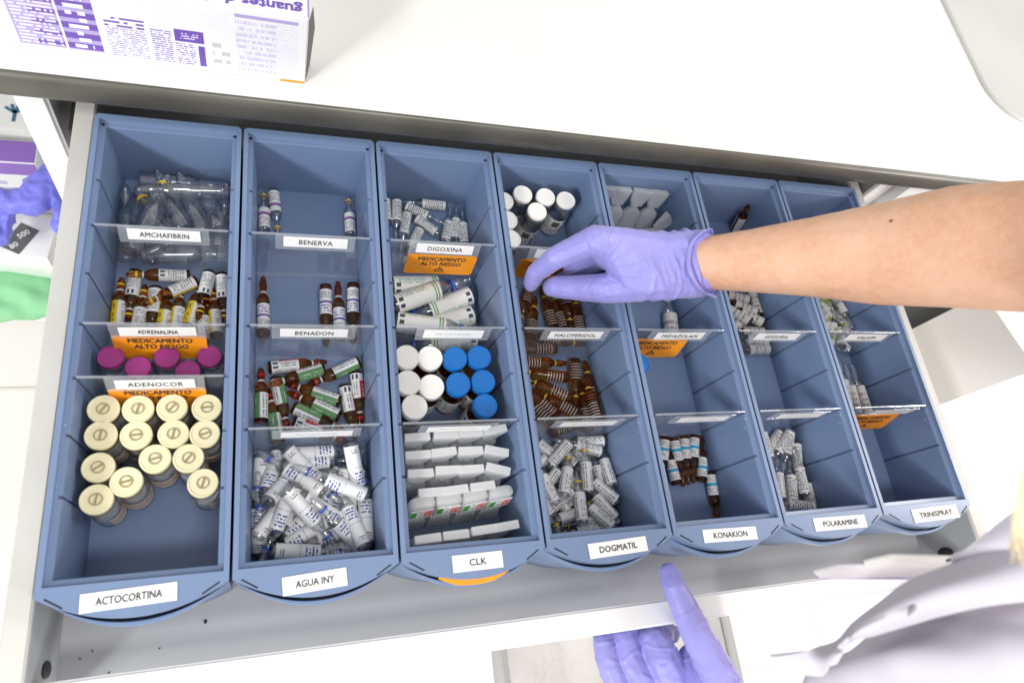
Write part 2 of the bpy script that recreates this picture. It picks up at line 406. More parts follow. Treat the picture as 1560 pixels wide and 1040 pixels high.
# counter
ct = thing('counter', 'white laminate counter top with a dark metal front edge above the drawer', 'counter', (0.4, .37, .0195))
def P_(data, name, par, mt_): return obj(name, data, par, mt_)
def rel(o, par):
    o.parent = par; o.matrix_parent_inverse = Matrix.Translation(-par.location); return o
rel(obj('counter_top', box(-.9, 2.6, .3735, 1.35, .0215, .045, .0008), mat=M['white_lam']), ct)
prof = []
for k in range(13):
    t = R_(90 + 180 * k / 12); prof.append((.3745 + .0065 * math.cos(t), .0318 + .0132 * math.sin(t)))
bm, _ = loft([[Vector((x, py, pz)) for py, pz in prof] + [Vector((x, .3733, .0186)), Vector((x, .3733, .045))] for x in (-.9, 2.6)], True, True, True)
rel(obj('edge_strip', finish(bm, smooth=30), mat=M['edge']), ct)

# cabinet the drawer slides out of
cb = thing('cabinet', 'white and grey enamelled cabinet carcass under the counter', 'cabinet', (0.4, .4, FLZ))
rel(obj('side_panel', box(-.060, -.0385, .392, .95, FLZ, .0175, .0012), mat=M['white_en']), cb)
rel(obj('side_panel', box(.8545, .876, .392, .95, FLZ, .0175, .0012), mat=M['white_en']), cb)
rel(obj('inner_panel', box(-.0385, -.0355, .394, .95, FLZ, .0172), mat=M['steel']), cb)
rel(obj('inner_panel', box(.8515, .8545, .394, .95, FLZ, .0172), mat=M['steel']), cb)
rel(obj('back_panel', box(-.0355, .8515, .9, .94, FLZ, .0172), mat=M['steel_d']), cb)
def disc(c, ax, r, th=.002, seg=20, sy=1.0):
    me = lathe([(0, -th / 2), (r, -th / 2), (r, th / 2), (0, th / 2)], seg)
    rot = {'x': Euler((0, R_(90), 0)), 'y': Euler((R_(90), 0, 0)), 'z': Euler((0, 0, 0))}[ax].to_matrix().to_4x4()
    me.transform(Matrix.Translation(c) @ rot @ Matrix.Diagonal((1, sy, 1, 1))); return me
rel(obj('hole', disc((-.0355, .425, -.012), 'x', .006), mat=M['black']), cb)
pr = at(1333, 292, -.01)
rel(obj('hole', disc((.8512, .43, -.0), 'x', .006), mat=M['black']), cb)
# closed fronts to the right of the drawer
rel(obj('front_panel', box(.88, 2.6, .378, .40, FLZ, .0172, .001), mat=M['white_en']), cb)

# drawer
dr = thing('drawer', 'pulled out grey enamelled drawer with cream side rails and white front lip', 'drawer', (0.4, .15, -.095))
DX0, DX1 = -.003, .818
rel(obj('floor_panel', box(DX0 - .001, DX1 + .001, -.0505, .55, -.0905, -.0885), mat=M['steel']), dr)
for s, x in ((-1, DX0), (1, DX1)):
    xo = x + s * .0155
    bm = bmesh.new(); box_into(bm, min(x, xo), max(x, xo), -.068 if s > 0 else -.0685, .56, -.1, -.0155)
    bmesh.ops.bevel(bm, geom=bm.edges[:], offset=.0012, segments=2, affect='EDGES')
    rel(obj('side_rail', finish(bm, smooth=40), mat=M['rail']), dr)
    xi = x - s * .0006
    rel(obj('inner_side', box(min(xi, x), max(xi, x), -.05, .55, -.0885, -.0185), mat=M['steel_d']), dr)
    me = lathe([(0, 0), (.009, 0), (.009, .0012), (.0078, .0016), (0, .0016)], 24)
    me.transform(Matrix.Translation((xi, -.0415, -.058)) @ Euler((0, R_(-90 * s), 0)).to_matrix().to_4x4() @ Matrix.Diagonal((1, .62, 1, 1)))
    rel(obj('plug', me, mat=M['black']), dr)
    rel(obj('runner', box(min(xo + s * .001, xo + s * .005), max(xo + s * .001, xo + s * .005), .376, .75, -.060, -.022, .001), mat=M['black']), dr)
bm = bmesh.new(); box_into(bm, DX0, DX1, -.0695, -.0495, -.046, -.0285)
bmesh.ops.bevel(bm, geom=bm.edges[:], offset=.0018, segments=3, affect='EDGES')
rel(obj('front_lip', finish(bm, smooth=40), mat=M['white_en']), dr)
for (u, v, r) in ((313, 946, .0016), (243, 987, .0006), (166, 1024, .0007), (141, 991, .0007), (122, 1003, .0006)):
    q = at(u, v, -.0882)
    r *= .8; me = lathe([(0, 0), (r, 0), (r * .8, .0004), (0, .0005)], 8); me.transform(Matrix.Translation(q) @ Matrix.Diagonal((1, 1.4, 1, 1)))
    rel(obj('dirt_speck', me, mat=M['dark']), dr)

# ------------------------------------------------------------------ bins
ZF = -0.076
SLOT = [.0631 + .0422 * k for k in range(7)]
def bin_meshes():
    bm = bmesh.new()
    # inner loft: rail edge -> ledge -> grooved wall -> floor
    gw, gd = .0011, .0024
    y0, y1 = .0055, LB - .0045
    def inner(off, z, depth, yo):
        xl, xr = off, W - off; a, b = y0 + yo, y1 - yo; pts = []
        ys = []
        for s in SLOT: ys += [(s - gw, 0), (s - gw, depth), (s + gw, depth), (s + gw, 0)]
        pts.append((xl, a))
        for y, dd in ys: pts.append((xl - dd, y))
        pts.append((xl, b)); pts.append((xr, b))
        for y, dd in ys[::-1]: pts.append((xr + dd, y))
        pts.append((xr, a))
        return [Vector((x, y, z)) for x, y in pts]
    rows = [inner(.0046, 0, 0, 0), inner(.0050, -.0042, 0, .0004), inner(.0053, -.0046, 0, .0007), inner(.0083, -.0052, gd, .0044), inner(.0088, -.0060, gd, .0049), inner(.0118, ZF, gd, .007)]
    _, vi = loft(rows, True, False, False, bm)
    # floor
    f = [bm.verts.new((x, y, ZF + .0002)) for x, y in ((.009, y0 + .004), (W - .009, y0 + .004), (W - .009, y1 - .004), (.009, y1 - .004))]
    bm.faces.new(f)
    # outer loft with curved front
    def outer(ins, z, fr, k=1.0):
        x0, x1 = .0010 + ins, W - .0010 - ins; pts = []
        c = .0025
        pts += [(x1, LB - c), (x1 - c, LB), (x0 + c, LB), (x0, LB - c)] if ins < .001 else [(x1, LB - c - ins), (x1 - c, LB - ins), (x0 + c, LB - ins), (x0, LB - c - ins)]
        n = 22; yb = -.0008
        for i in range(n + 1):
            t = i / n; x = x0 + (x1 - x0) * t
            pts.append((x, yb - fr * (1 - (2 * t - 1) ** 2) * k))
        return [Vector((x, y, z)) for x, y in pts]
    rows = [outer(0, 0, .0163), outer(0, -.0012, .0168), outer(.0002, -.0018, .0168), outer(.0006, -.0110, .0164), outer(.0006, -.0300, .0155), outer(.0006, -.0300, .0180), outer(.0006, -.0125, .0186), outer(.0006, -.0119, .0190), outer(.0006, -.0119, .0208), outer(.0006, -.0126, .0214), outer(.0006, -.0210, .0214), outer(.0006, -.0216, .0175), outer(.0022, -.0870, .0120)]
    _, vo = loft(rows, True, False, True, bm)
    e = []
    bm.edges.ensure_lookup_table()
    def loop_edges(vs): return [bm.edges.get((vs[i], vs[(i + 1) % len(vs)])) for i in range(len(vs))]
    # top face without grooves: rail ring
    ee = loop_edges(vi[0]) + loop_edges(vo[0])
    bmesh.ops.triangle_fill(bm, edges=[x for x in ee if x], use_beauty=True)
    me = finish(bm, 'bin')
    return me
SHELL = bin_meshes(); SHELL.materials.append(M['bin'])
SHELL.shade_smooth(); SHELL.set_sharp_from_angle(angle=R_(28))
SLOTM = []
for s in (-1, 1):
    bm = bmesh.new(); mm = Matrix.Translation((W / 2 + s * .0455, -.0046, 0)) @ Matrix.Rotation(R_(s * 32), 4, 'Z')
    box_into(bm, -.0062, .0062, -.0005, .0005, -.003, .00025, mm)  # dark box on the apron paints the shade inside a slit
    SLOTM.append(finish(bm, 'slot')); SLOTM[-1].materials.append(M['dark'])
HOLE = lathe([(0, 0), (.0014, 0), (.0014, .0003), (0, .0003)], 10); HOLE.materials.append(M['dark'])

BIN_WORD = ['ACTOCORTINA', 'AGUA INY', 'CLK', 'DOGMATIL', 'KONAKION', 'POLARAMINE', 'TRINISPRAY']
LAB = [(.0266, .0825, .0005, -.0112), (.0332, .0767, -.0015, -.0138), (.0388, .0782, .0005, -.0118), (.0357, .0886, 0, -.0119), (.0285, .0828, .0005, -.0105), (.0315, .0912, .0012, -.0106), (.0345, .094, .0012, -.0118)]
TXT_W = [.038, .026, .0135, .034, .034, .040, .043]
BIN_LABEL = ['blue plastic bin with cream capped vials standing in its front compartment',
 'blue plastic bin with white labelled water ampoules heaped in its front compartment',
 'blue plastic bin with rows of milky plastic ampoule strips at its front',
 'blue plastic bin that the gloved fingers reach into',
 'blue plastic bin with a few dark amber ampoules loose in its front compartment',
 'blue plastic bin between the one with few amber ampoules and the end one',
 'blue plastic bin with an empty front compartment at the drawer end']
bins = []
for k in range(7):
    b = thing('storage_bin', BIN_LABEL[k], 'bin', (k * W, 0, ZF - .0120), 'blue bins side by side in the drawer')
    zo = -(ZF - .0120)
    sh = obj('shell', SHELL, b); sh.location = (0, 0, zo)
    for sm in SLOTM: obj('label_slot_shade', sm, sh)
    for x in (.0066, W - .0066):
        h = obj('stacking_hole', HOLE, sh); h.location = (x, LB - .0075, -.0046)
    x0, x1, ya, yb = LAB[k]
    lc = obj('name_label', card(x1 - x0, ya - yb, .00025), b, M['paper'])
    lc.location = ((x0 + x1) / 2, (ya + yb) / 2, zo + .0005)
    lc.rotation_euler = (0, 0, R_((2, 3.5, 0.5, 2, -1.5, -1, 1)[k]))
    t = obj('lettering', text_mesh(BIN_WORD[k], TXT_W[k], .0048, .011), lc, M['ink']); t.location = (0, 0, .0004)
    bins.append(b)
# orange card slid behind the front of the third bin
oc = thing('warning_card', 'orange card slipped into the curved front slot of the strip bin', 'card', (2 * W + .055, -.0125, -.013))
bm = bmesh.new(); rows = []
for i in range(15):
    xx = .030 + .056 * i / 14; q_ = 1 - (2 * xx / W - 1) ** 2; sx = xx - .055
    ed = min(1, min(i, 14 - i) / 3)
    rows.append([Vector((sx, .0125 - .0008 - .0150 * q_, .0032)), Vector((sx, .0125 - .0008 - (.0176 + .0030 * ed) * q_, .0010))])
loft(rows, False, bm=bm); me = finish(bm); md = me
obj('sheet', me, oc, M['orange'])

# ------------------------------------------------------------------ dividers
SHEET = box(-.0478, .0478, -.0008, .0008, ZF + .0008, -.0035); SHEET.materials.append(M['acrylic'])
EDGE = box(-.0484, .0484, -.0009, .0009, -.0036, -.0024, .0003); EDGE.materials.append(M['holder'])
HOLD = box(-.033, .033, -.0006, .0006, -.0085, .0085, .0004); HOLD.materials.append(M['holder'])
DW = {
 (0, 5): ('AMCHAFIBRIN', .031, 0), (0, 3): ('ADRENALINA', .024, 1), (0, 2): ('ADENOCOR', .032, 1),
 (1, 5): ('BENERVA', .024, 0), (1, 3): ('BENADON', .026, 0), (1, 1): (None, 0, 0),
 (2, 5): ('DIGOXINA', .028, 1), (2, 3): (None, 0, 0), (2, 1): (None, 0, 0),
 (3, 5): (None, 0, 1), (3, 3): ('HALOPERIDOL', .036, 0), (3, 1): (None, 0, 0),
 (4, 3): ('MIDAZOLAM', .034, 1), (4, 1): (None, 0, 0),
 (5, 3): ('SEGURIL', .026, 0), (5, 1): (None, 0, 0),
 (6, 3): ('VALIUM', .022, 0), (6, 1): (None, 0, 1)}
DIV_LABEL = {
 (0, 5): 'clear divider in front of the unlabelled glass ampoules',
 (0, 3): 'clear divider with an orange warning card behind the magenta capped vials',
 (0, 2): 'clear divider with an orange warning card behind the cream capped vials',
 (1, 5): 'clear divider in front of the three small violet labelled ampoules',
 (1, 3): 'clear divider in front of four amber ampoules with purple banded labels',
 (1, 1): 'clear divider between green labelled amber ampoules and white labelled water ampoules',
 (2, 5): 'clear divider with an orange warning card above large green lined ampoules',
 (2, 3): 'clear divider between large ampoules and the white and blue capped bottles',
 (2, 1): 'clear divider between white and blue capped bottles and milky plastic strips',
 (3, 5): 'clear divider with an orange warning card half hidden behind the gloved fingers',
 (3, 3): 'clear divider between the two heaps of unlabelled amber ampoules',
 (3, 1): 'clear divider between amber ampoules and small white labelled ampoules',
 (4, 3): 'clear divider with a curled orange warning card behind an empty compartment',
 (4, 1): 'clear divider behind the row of amber ampoules with sky blue labels',
 (5, 3): 'clear divider in front of white labelled brown ampoules under the bare forearm',
 (5, 1): 'clear divider behind the small heap of grey lettered clear ampoules',
 (6, 3): 'clear divider in front of the green and white ampoules under the bare forearm',
 (6, 1): 'clear divider with an orange warning card above the empty compartment'}
bm = bmesh.new()
tri = [bm.verts.new(p) for p in ((-.0052, -.0036, 0), (.0052, -.0036, 0), (0, .0036, 0))]
tri2 = [bm.verts.new(p) for p in ((-.0034, -.0027, 0), (.0034, -.0027, 0), (0, .0019, 0))]
for i in range(3):
    j = (i + 1) % 3; bm.faces.new((tri[i], tri[j], tri2[j], tri2[i]))
for (xa, xb, ya, yb) in ((-.0004, .0004, -.0009, .0010), (-.0004, .0004, -.0021, -.0014)):
    bm.faces.new([bm.verts.new(p) for p in ((xa, ya, 0), (xb, ya, 0), (xb, yb, 0), (xa, yb, 0))])
TRI = finish(bm, 'tri'); TRI.materials.append(M['ink'])
WT1 = text_mesh('MEDICAMENTO', .045, .0054, .018); WT1.materials.append(M['ink'])
WT2 = text_mesh('ALTO RIESGO', .038, .0054, .018); WT2.materials.append(M['ink'])
rnd = random.Random(3)
ORI = Euler((R_(90), 0, 0)).to_matrix().to_4x4()     # card +Z -> facing -Y
for (k, s), (word, tw, warn) in DW.items():
    y = SLOT[s]; r = thing('divider', DIV_LABEL[(k, s)], 'divider', (k * W + W / 2, y, ZF + .0006), 'clear dividers slotted across the bins')
    zo = -(ZF + .0006)
    q = obj('sheet', SHEET, r); q.location = (0, 0, zo)
    q = obj('top_edge', EDGE, r); q.location = (0, 0, zo)
    tilt = R_({5: -15, 3: -11, 2: -12, 1: -2}[s] + rnd.uniform(-2, 2)); off = rnd.uniform(-.002, .003)
    h = obj('label_holder', HOLD, r); h.matrix_local = Matrix.Translation((off, -.0042, zo - .0085)) @ Matrix.Rotation(tilt, 4, 'X') @ ORI
    h.scale = (1, 1, 1)
    h.matrix_local = Matrix.Translation((off, -.0042, zo - .0080)) @ Matrix.Rotation(tilt, 4, 'X')
    c = obj('paper_strip', card(.053, .0115, .0002), h, M['paper'] if word else P['dash'])
    c.matrix_local = Matrix.Translation((0, -.0009, .0012)) @ Matrix.Rotation(R_(rnd.uniform(-1.5, 1.5)), 4, 'Y') @ ORI
    if word:
        t = obj('lettering', text_mesh(word, tw * 1.15, .0052, .006, 1.08), h, M['ink']); t.matrix_local = Matrix.Translation((0, -.0013, .0012)) @ ORI
    if warn:
        cw, ch = .066, .030
        me = card(cw, ch, .0003, .0035)
        c = obj('warning_card', me, r, M['orange'])
        xo = {(4, 3): -.018, (3, 5): -.006, (6, 1): -.012}.get((k, s), 0)
        wt = R_(-14 if s < 5 else -6)
        c.matrix_local = Matrix.Translation((xo + off, -.0085, zo - .0290)) @ Matrix.Rotation(wt, 4, 'X') @ ORI
        for meh, yy in ((WT1, .0092), (WT2, .0018), (TRI, -.0062)):
            t = obj('lettering' if meh is not TRI else 'warning_triangle', meh, c); t.location = (0, yy, .0006)

# ------------------------------------------------------------------ ampoules and vials
def amp_profile(r, L, neck=.42, body=.60, bulb=.62):
    lb = L * body; rn = r * neck; rb = r * bulb
    return [(0, .0006), (r * .7, 0), (r * .93, .0004), (r, .0016), (r, lb - r * .25), (r * .93, lb + r * .2), (r * .72, lb + r * .65), (rn * 1.05, lb + r * 1.05), (rn, lb + r * 1.25), (rn * 1.1, lb + r * 1.5),
            (rb, lb + r * 2.2), (rb * .97, lb + (L - lb) * .62), (rb * .7, L - r * .55), (rb * .45, L - r * .15), (0, L)]
def amp_type(r, L, glass, label, ring=None, l0=.06, l1=.5, ang=250, ring2=None, neck=.42, body=.60, rz=None, bulb=.62):
    g = lathe(amp_profile(r, L, neck, body, bulb), 18, 60); g.materials.append(M[glass])
    parts = [('glass', g)]
    if label:
        s = sleeve(r * 1.02, l0 * L, l1 * L, ang); s.materials.append(P[label]); parts.append(('label', s))
    lb = L * body
    if ring:
        z = lb + r * 1.25; rn = r * neck
        q = lathe([(rn * 1.04, z - r * .14), (rn * 1.22, z - r * .1), (rn * 1.22, z + r * .1), (rn * 1.04, z + r * .14)], 16); q.materials.append(M[ring]); parts.append(('ring', q))
    if ring2:
        z = lb + (L - lb) * .6 if rz is None else rz * L; rb = r * bulb
        q = lathe([(rb * .99, z - r * .16), (rb * 1.04, z - r * .14), (rb * 1.04, z + r * .14), (rb * .99, z + r * .16)], 16); q.materials.append(M[ring2]); parts.append(('band', q))
    return dict(r=r, L=L, parts=parts, body=body)
T = {
 'amc': amp_type(.0079, .072, 'clear', None, None, ring2=None),
 'amcy': amp_type(.0079, .072, 'clear', None, None, ring2='yellow', rz=.80),
 'amcs': amp_type(.0079, .072, 'clear', 'scale', None, .1, .45, 120),
 'adr': amp_type(.0055, .050, 'amber', 'yellow', 'white_p', .06, .5, 250, ring2='yellow'),
 'adrb': amp_type(.0055, .050, 'amber', 'barcode', 'white_p', .06, .5, 200, ring2='yellow'),
 'ben': amp_type(.0053, .048, 'clear', 'violet', None, .06, .52, 300, ring2='yellow', rz=.86),
 'bed': amp_type(.0056, .062, 'amber_d', 'purple', 'white_p', .1, .5, 300),
 'vitg': amp_type(.0057, .051, 'amber', 'green', 'white_p', .05, .5, 240, ring2='red_r'),
 'vitr': amp_type(.0057, .051, 'amber', 'redlab', 'white_p', .05, .5, 260, ring2='red_r'),
 'agua': amp_type(.0060, .066, 'clear', 'agua', None, .05, .56, 320, ring2='blue_r', rz=.80),
 'dig': amp_type(.0050, .048, 'clear', 'plain', None, .05, .55, 300),
 'big': amp_type(.0096, .086, 'clear', 'greenline', None, .04, .56, 330, ring2='blue_r', rz=.74),
 'hal': amp_type(.0059, .054, 'amber', 'ticks', 'yellow', .1, .46, 170),
 'dog': amp_type(.0055, .052, 'clear', 'along', None, .05, .55, 320, ring2='yellow', rz=.76),
 'mid': amp_type(.0078, .078, 'clear', 'faint', None, .05, .55, 320),
 'kon': amp_type(.0053, .050, 'amber_d', 'sky', None, .08, .48, 290),
 'seg': amp_type(.0057, .050, 'amber_d', 'faint', None, .05, .58, 330),
 'pol': amp_type(.0056, .052, 'clear', 'plain', None, .05, .56, 330),
 'val': amp_type(.0052, .056, 'clear', 'greenwhite', None, .05, .6, 330),
 'tri': amp_type(.0060, .068, 'clear', 'faint', None, .05, .55, 150),
}
CAMV = CAM
def place_amp(typ, name, label, cat, group, base, dirn, roll):
    t = T[typ]
    q = dirn.to_track_quat('Z', 'Y')
    mid = base + dirn * t['L'] * .4
    toc = (CAMV - mid); loc = q.inverted() @ toc
    ang = math.atan2(loc.y, loc.x) + roll
    r = thing(name, label, cat, base, group)
    r.rotation_mode = 'QUATERNION'
    from mathutils import Quaternion
    r.rotation_quaternion = q @ Quaternion((0, 0, 1), ang)
    for nm, me in t['parts']: obj(nm, me, r)
    return r

def relax(items, k, ylo, yhi, iters=160, pull=.06):
    """items: list of [type, centre, dir]; settle without overlaps inside bin k between two y planes"""
    n = len(items)
    if n == 0: return
    P0 = np.array([np.array(i[1]) for i in items]); D = np.array([np.array(i[2]) for i in items]); Pc = P0.copy(); D0 = D.copy()
    r = np.array([T[i[0]]['r'] for i in items]); L = np.array([T[i[0]]['L'] for i in items]); body = np.array([T[i[0]]['body'] for i in items])
    ts = np.array([-.44, -.3, -.15, 0, .14, .26, .38, .46]); ns = len(ts)
    rad = np.where((ts[None, :] + .5) < body[:, None] + .03, r[:, None], r[:, None] * .62)
    own = np.repeat(np.arange(n), ns); rad_f = rad.ravel()
    xl, xr = k * W + .0118, (k + 1) * W - .0118
    for it in range(iters):
        Pc[:, 2] -= .0005
        S = (Pc[:, None, :] + D[:, None, :] * (ts[None, :, None] * L[:, None, None])).reshape(-1, 3)
        df = S[:, None, :] - S[None, :, :]; dist = np.sqrt((df ** 2).sum(-1)) + 1e-9
        ov = rad_f[:, None] + rad_f[None, :] - dist
        ov[own[:, None] == own[None, :]] = 0; ov = np.maximum(ov, 0)
        push = (df / dist[..., None] * ov[..., None] * .5)
        # one push per other body: the deepest
        push_b = push.reshape(n * ns, n, ns, 3); ob = ov.reshape(n * ns, n, ns); am = ob.argmax(-1)
        pb = np.take_along_axis(push_b, am[..., None, None], 2)[:, :, 0, :].sum(1)
        w = np.zeros((n * ns, 3)) + pb
        w[:, 2] += np.maximum(ZF + .0004 + rad_f - S[:, 2], 0)
        w[:, 0] += np.maximum(xl + rad_f - S[:, 0], 0) - np.maximum(S[:, 0] - xr + rad_f, 0)
        w[:, 1] += np.maximum(ylo + rad_f - S[:, 1], 0) - np.maximum(S[:, 1] - yhi + rad_f, 0)
        w = w.reshape(n, ns, 3)
        mx = np.abs(w).max(1) * np.sign(w.sum(1))
        Pc += .5 * mx * .8 + .0
        lever = ts[None, :, None] * L[:, None, None]
        tq = (w * lever).sum(1) / (ts ** 2).sum() / (L[:, None] ** 2)
        D += tq * 0.9
        D /= np.linalg.norm(D, axis=1)[:, None]
        if it < iters * .75:
            Pc[:, :2] += (P0[:, :2] - Pc[:, :2]) * pull
            D += (D0 - D) * .02; D /= np.linalg.norm(D, axis=1)[:, None]
    for i, it_ in enumerate(items): it_[1] = Vector(Pc[i]); it_[2] = Vector(D[i])

rp = random.Random(11)
def heap(k, ylo, yhi, crop, rows, label, name='ampoule', cat='ampoule', group=None, alt=None, pull=.06, fill=None, roll=.5):
    """rows: (type, base_u, base_v, tip_u, tip_v, layer) in coordinates of a zoomed crop (x0, y0, scale)"""
    x0, y0, s = crop; items = []; labs = []
    for row in rows:
        typ, bu, bv, tu, tv, lay = row[:6]
        t = T[typ]; z = ZF + t['r'] + lay * t['r'] * 1.7
        b = at(x0 + bu / s, y0 + bv / s, z); tp = at(x0 + tu / s, y0 + tv / s, z)
        d = (tp - b).normalized(); c = (b + tp) / 2
        items.append([typ, c, d]); labs.append(row[6] if len(row) > 6 else label)
    if fill:
        typ, cnt, (fx0, fx1, fy0, fy1) = fill
        for i in range(cnt):
            a = rp.uniform(0, 2 * math.pi); typ_ = typ if isinstance(typ, str) else rp.choice(typ)
            items.append([typ_, Vector((k * W + rp.uniform(fx0, fx1), rp.uniform(fy0, fy1), ZF + T[typ_]['r'])), Vector((math.cos(a), math.sin(a), 0))]); labs.append(label)
    relax(items, k, ylo, yhi, pull=pull)
    for (typ, c, d), lb in zip(items, labs):
        d = d.normalized(); place_amp(typ, name, lb, cat, group, c - d * T[typ]['L'] / 2, d, rp.uniform(-roll, roll))

Y = [.0125] + SLOT          # compartment bounds
yb = LB - .013
E = .0016
A_ = (120, 220, 3.714)
heap(0, SLOT[5] + E, yb, A_, [
 ('amcs', 295, 640, 295, 170, 1), ('amc', 440, 560, 370, 200, 1), ('amc', 610, 420, 430, 150, 1), ('amc', 510, 190, 760, 250, 1),
 ('amc', 760, 470, 740, 210, 1), ('amc', 670, 470, 560, 250, 1), ('amc', 810, 500, 820, 230, 1), ('amcy', 480, 440, 640, 250, 2), ('amcy', 590, 470, 370, 300, 2), ('amc', 860, 330, 620, 330, 2)],
 'clear unlabelled glass ampoule heaped at the back of the cream vial bin', group='clear unlabelled ampoules heap', fill=('amc', 9, (.03, .09, .295, .35)))
heap(0, SLOT[3] + E, SLOT[5] - E, A_, [
 ('adrb', 520, 715, 215, 740, 1, 'brown ampoule with white label lying crosswise on top of the yellow labelled ones'), ('adr', 655, 755, 400, 790, 1, 'yellow and white labelled brown ampoule lying crosswise on top of the others'),
 ('adr', 200, 1030, 240, 765, 0), ('adrb', 315, 770, 290, 1010, 0), ('adr', 350, 1030, 385, 780, 0), ('adr', 450, 765, 430, 1010, 0),
 ('adr', 500, 1030, 525, 790, 0), ('adr', 585, 1030, 605, 790, 0), ('adr', 645, 1020, 690, 745, 0), ('adrb', 770, 740, 700, 970, 1), ('adr', 725, 1010, 800, 830, 0), ('adr', 800, 1050, 812, 750, 0), ('adrb', 870, 780, 850, 1040, 0)],
 'small brown ampoule with white and yellow label beside the magenta vials', group='brown ampoules with yellow labels')
B_ = (340, 180, 3.467)
heap(1, SLOT[5] + E, yb, B_, [('ben', 212, 600, 212, 380, 0), ('ben', 270, 378, 283, 592, 0), ('ben', 672, 615, 662, 398, 0)],
 'small clear ampoule with violet banded label in a nearly empty compartment', group='violet banded ampoules', pull=.2)
heap(1, SLOT[3] + E, SLOT[5] - E, (340, 425, 1), [('bed', 59, 82, 61, 0, 0), ('bed', 156, 15, 157, 97, 0), ('bed', 178, 88, 175, 6, 0), ('bed', 198, 12, 198, 94, 0)],
 'brown ampoule with purple banded white label in a nearly empty compartment', group='purple banded brown ampoules', pull=.2)
C_ = (370, 520, 6.5)
GL = 'brown ampoule with green and white label and red neck band'
RL = 'brown ampoule with red and white label and red neck band'
heap(1, SLOT[1] + E, SLOT[3] - E, C_, [
 ('vitg', 175, 725, 175, 215, 0, GL), ('vitr', 230, 270, 770, 245, 0, RL), ('vitg', 765, 290, 235, 400, 1, GL), ('vitg', 1170, 230, 670, 400, 0, GL),
 ('vitg', 950, 540, 460, 410, 1, GL), ('vitg', 950, 690, 480, 490, 0, GL), ('vitg', 510, 610, 970, 850, 0, GL), ('vitg', 310, 930, 285, 430, 0, GL),
 ('vitg', 390, 400, 450, 880, 0, GL), ('vitr', 1110, 320, 1170, 820, 0, RL), ('vitr', 1000, 530, 1100, 900, 0, RL), ('vitr', 520, 800, 900, 920, 0, RL)],
 GL, group='green and red labelled brown ampoules', pull=.1)
D_ = (360, 640, 4.333)
heap(1, .0125, SLOT[1] - E, D_, [('agua', *r) for r in [
 (430, 185, 890, 175, 2), (450, 270, 890, 290, 1), (400, 280, 640, 440, 2), (815, 515, 375, 350, 3), (150, 220, 150, 600, 1), (140, 880, 140, 560, 1),
 (320, 310, 190, 620, 1), (390, 400, 520, 790, 2), (380, 560, 180, 830, 2), (560, 480, 500, 740, 1), (650, 540, 590, 720, 1), (895, 745, 855, 420, 1),
 (840, 780, 720, 480, 2), (335, 740, 640, 930, 2), (365, 810, 80, 990, 1), (870, 885, 560, 935, 1), (720, 700, 520, 880, 1), (840, 850, 670, 690, 1),
 (890, 640, 915, 920, 0), (230, 640, 330, 480, 1), (740, 380, 880, 440, 1), (260, 330, 180, 200, 1)]],
 'white labelled clear water ampoule with blue lettering in the jumbled front heap', group='water ampoules heap', fill=('agua', 20, (.02, .095, .025, .09)), pull=.14)
F_ = (580, 260, 4)
heap(2, SLOT[5] + E, yb, F_, [('dig', *r) for r in [(60, 140, 75, 360, 0), (108, 170, 95, 390, 0), (440, 205, 150, 190, 0), (195, 235, 400, 305, 1), (225, 310, 400, 420, 0), (392, 395, 430, 230, 0), (180, 310, 130, 440, 0), (492, 420, 480, 210, 0), (230, 370, 180, 480, 0), (520, 420, 510, 230, 0)]],
 'small white labelled ampoule behind the orange card of the strip bin', group='small white labelled ampoules')
heap(2, SLOT[3] + E, SLOT[5] - E, F_, [('big', *r) for r in [(85, 690, 420, 600, 0), (80, 815, 560, 575, 1), (600, 700, 240, 860, 1), (615, 835, 280, 960, 0), (100, 880, 460, 945, 1), (560, 1000, 160, 980, 0)]],
 'large clear ampoule with white green lined label lying in the strip bin', group='large green lined ampoules')
G_ = (780, 430, 4.52)
HB = 'unlabelled brown ampoule with pale printed ticks below the gloved fingers'
heap(3, SLOT[3] + E, SLOT[5] - E, G_, [('hal', *r) for r in [(125, 95, 65, 250, 0), (195, 430, 145, 165, 0), (290, 320, 222, 100, 0), (370, 320, 295, 110, 0), (400, 90, 395, 310, 0), (460, 315, 430, 110, 0), (235, 470, 90, 450, 0), (290, 480, 440, 395, 0)]],
 HB, group='ticked brown ampoules', pull=.12)
heap(3, SLOT[1] + E, SLOT[3] - E, G_, [('hal', *r) for r in [(115, 555, 350, 565, 0), (400, 640, 120, 640, 1), (430, 515, 445, 730, 1), (440, 790, 130, 710, 1), (565, 915, 520, 690, 1), (540, 700, 500, 550, 0), (420, 920, 240, 800, 1), (250, 890, 140, 750, 0), (470, 930, 470, 710, 0), (200, 930, 160, 850, 0), (300, 960, 420, 900, 0)]],
 'unlabelled brown ampoule with pale printed ticks in the jumble behind small white ampoules', group='ticked brown ampoules jumble', pull=.12)
H_ = (810, 640, 5.2)
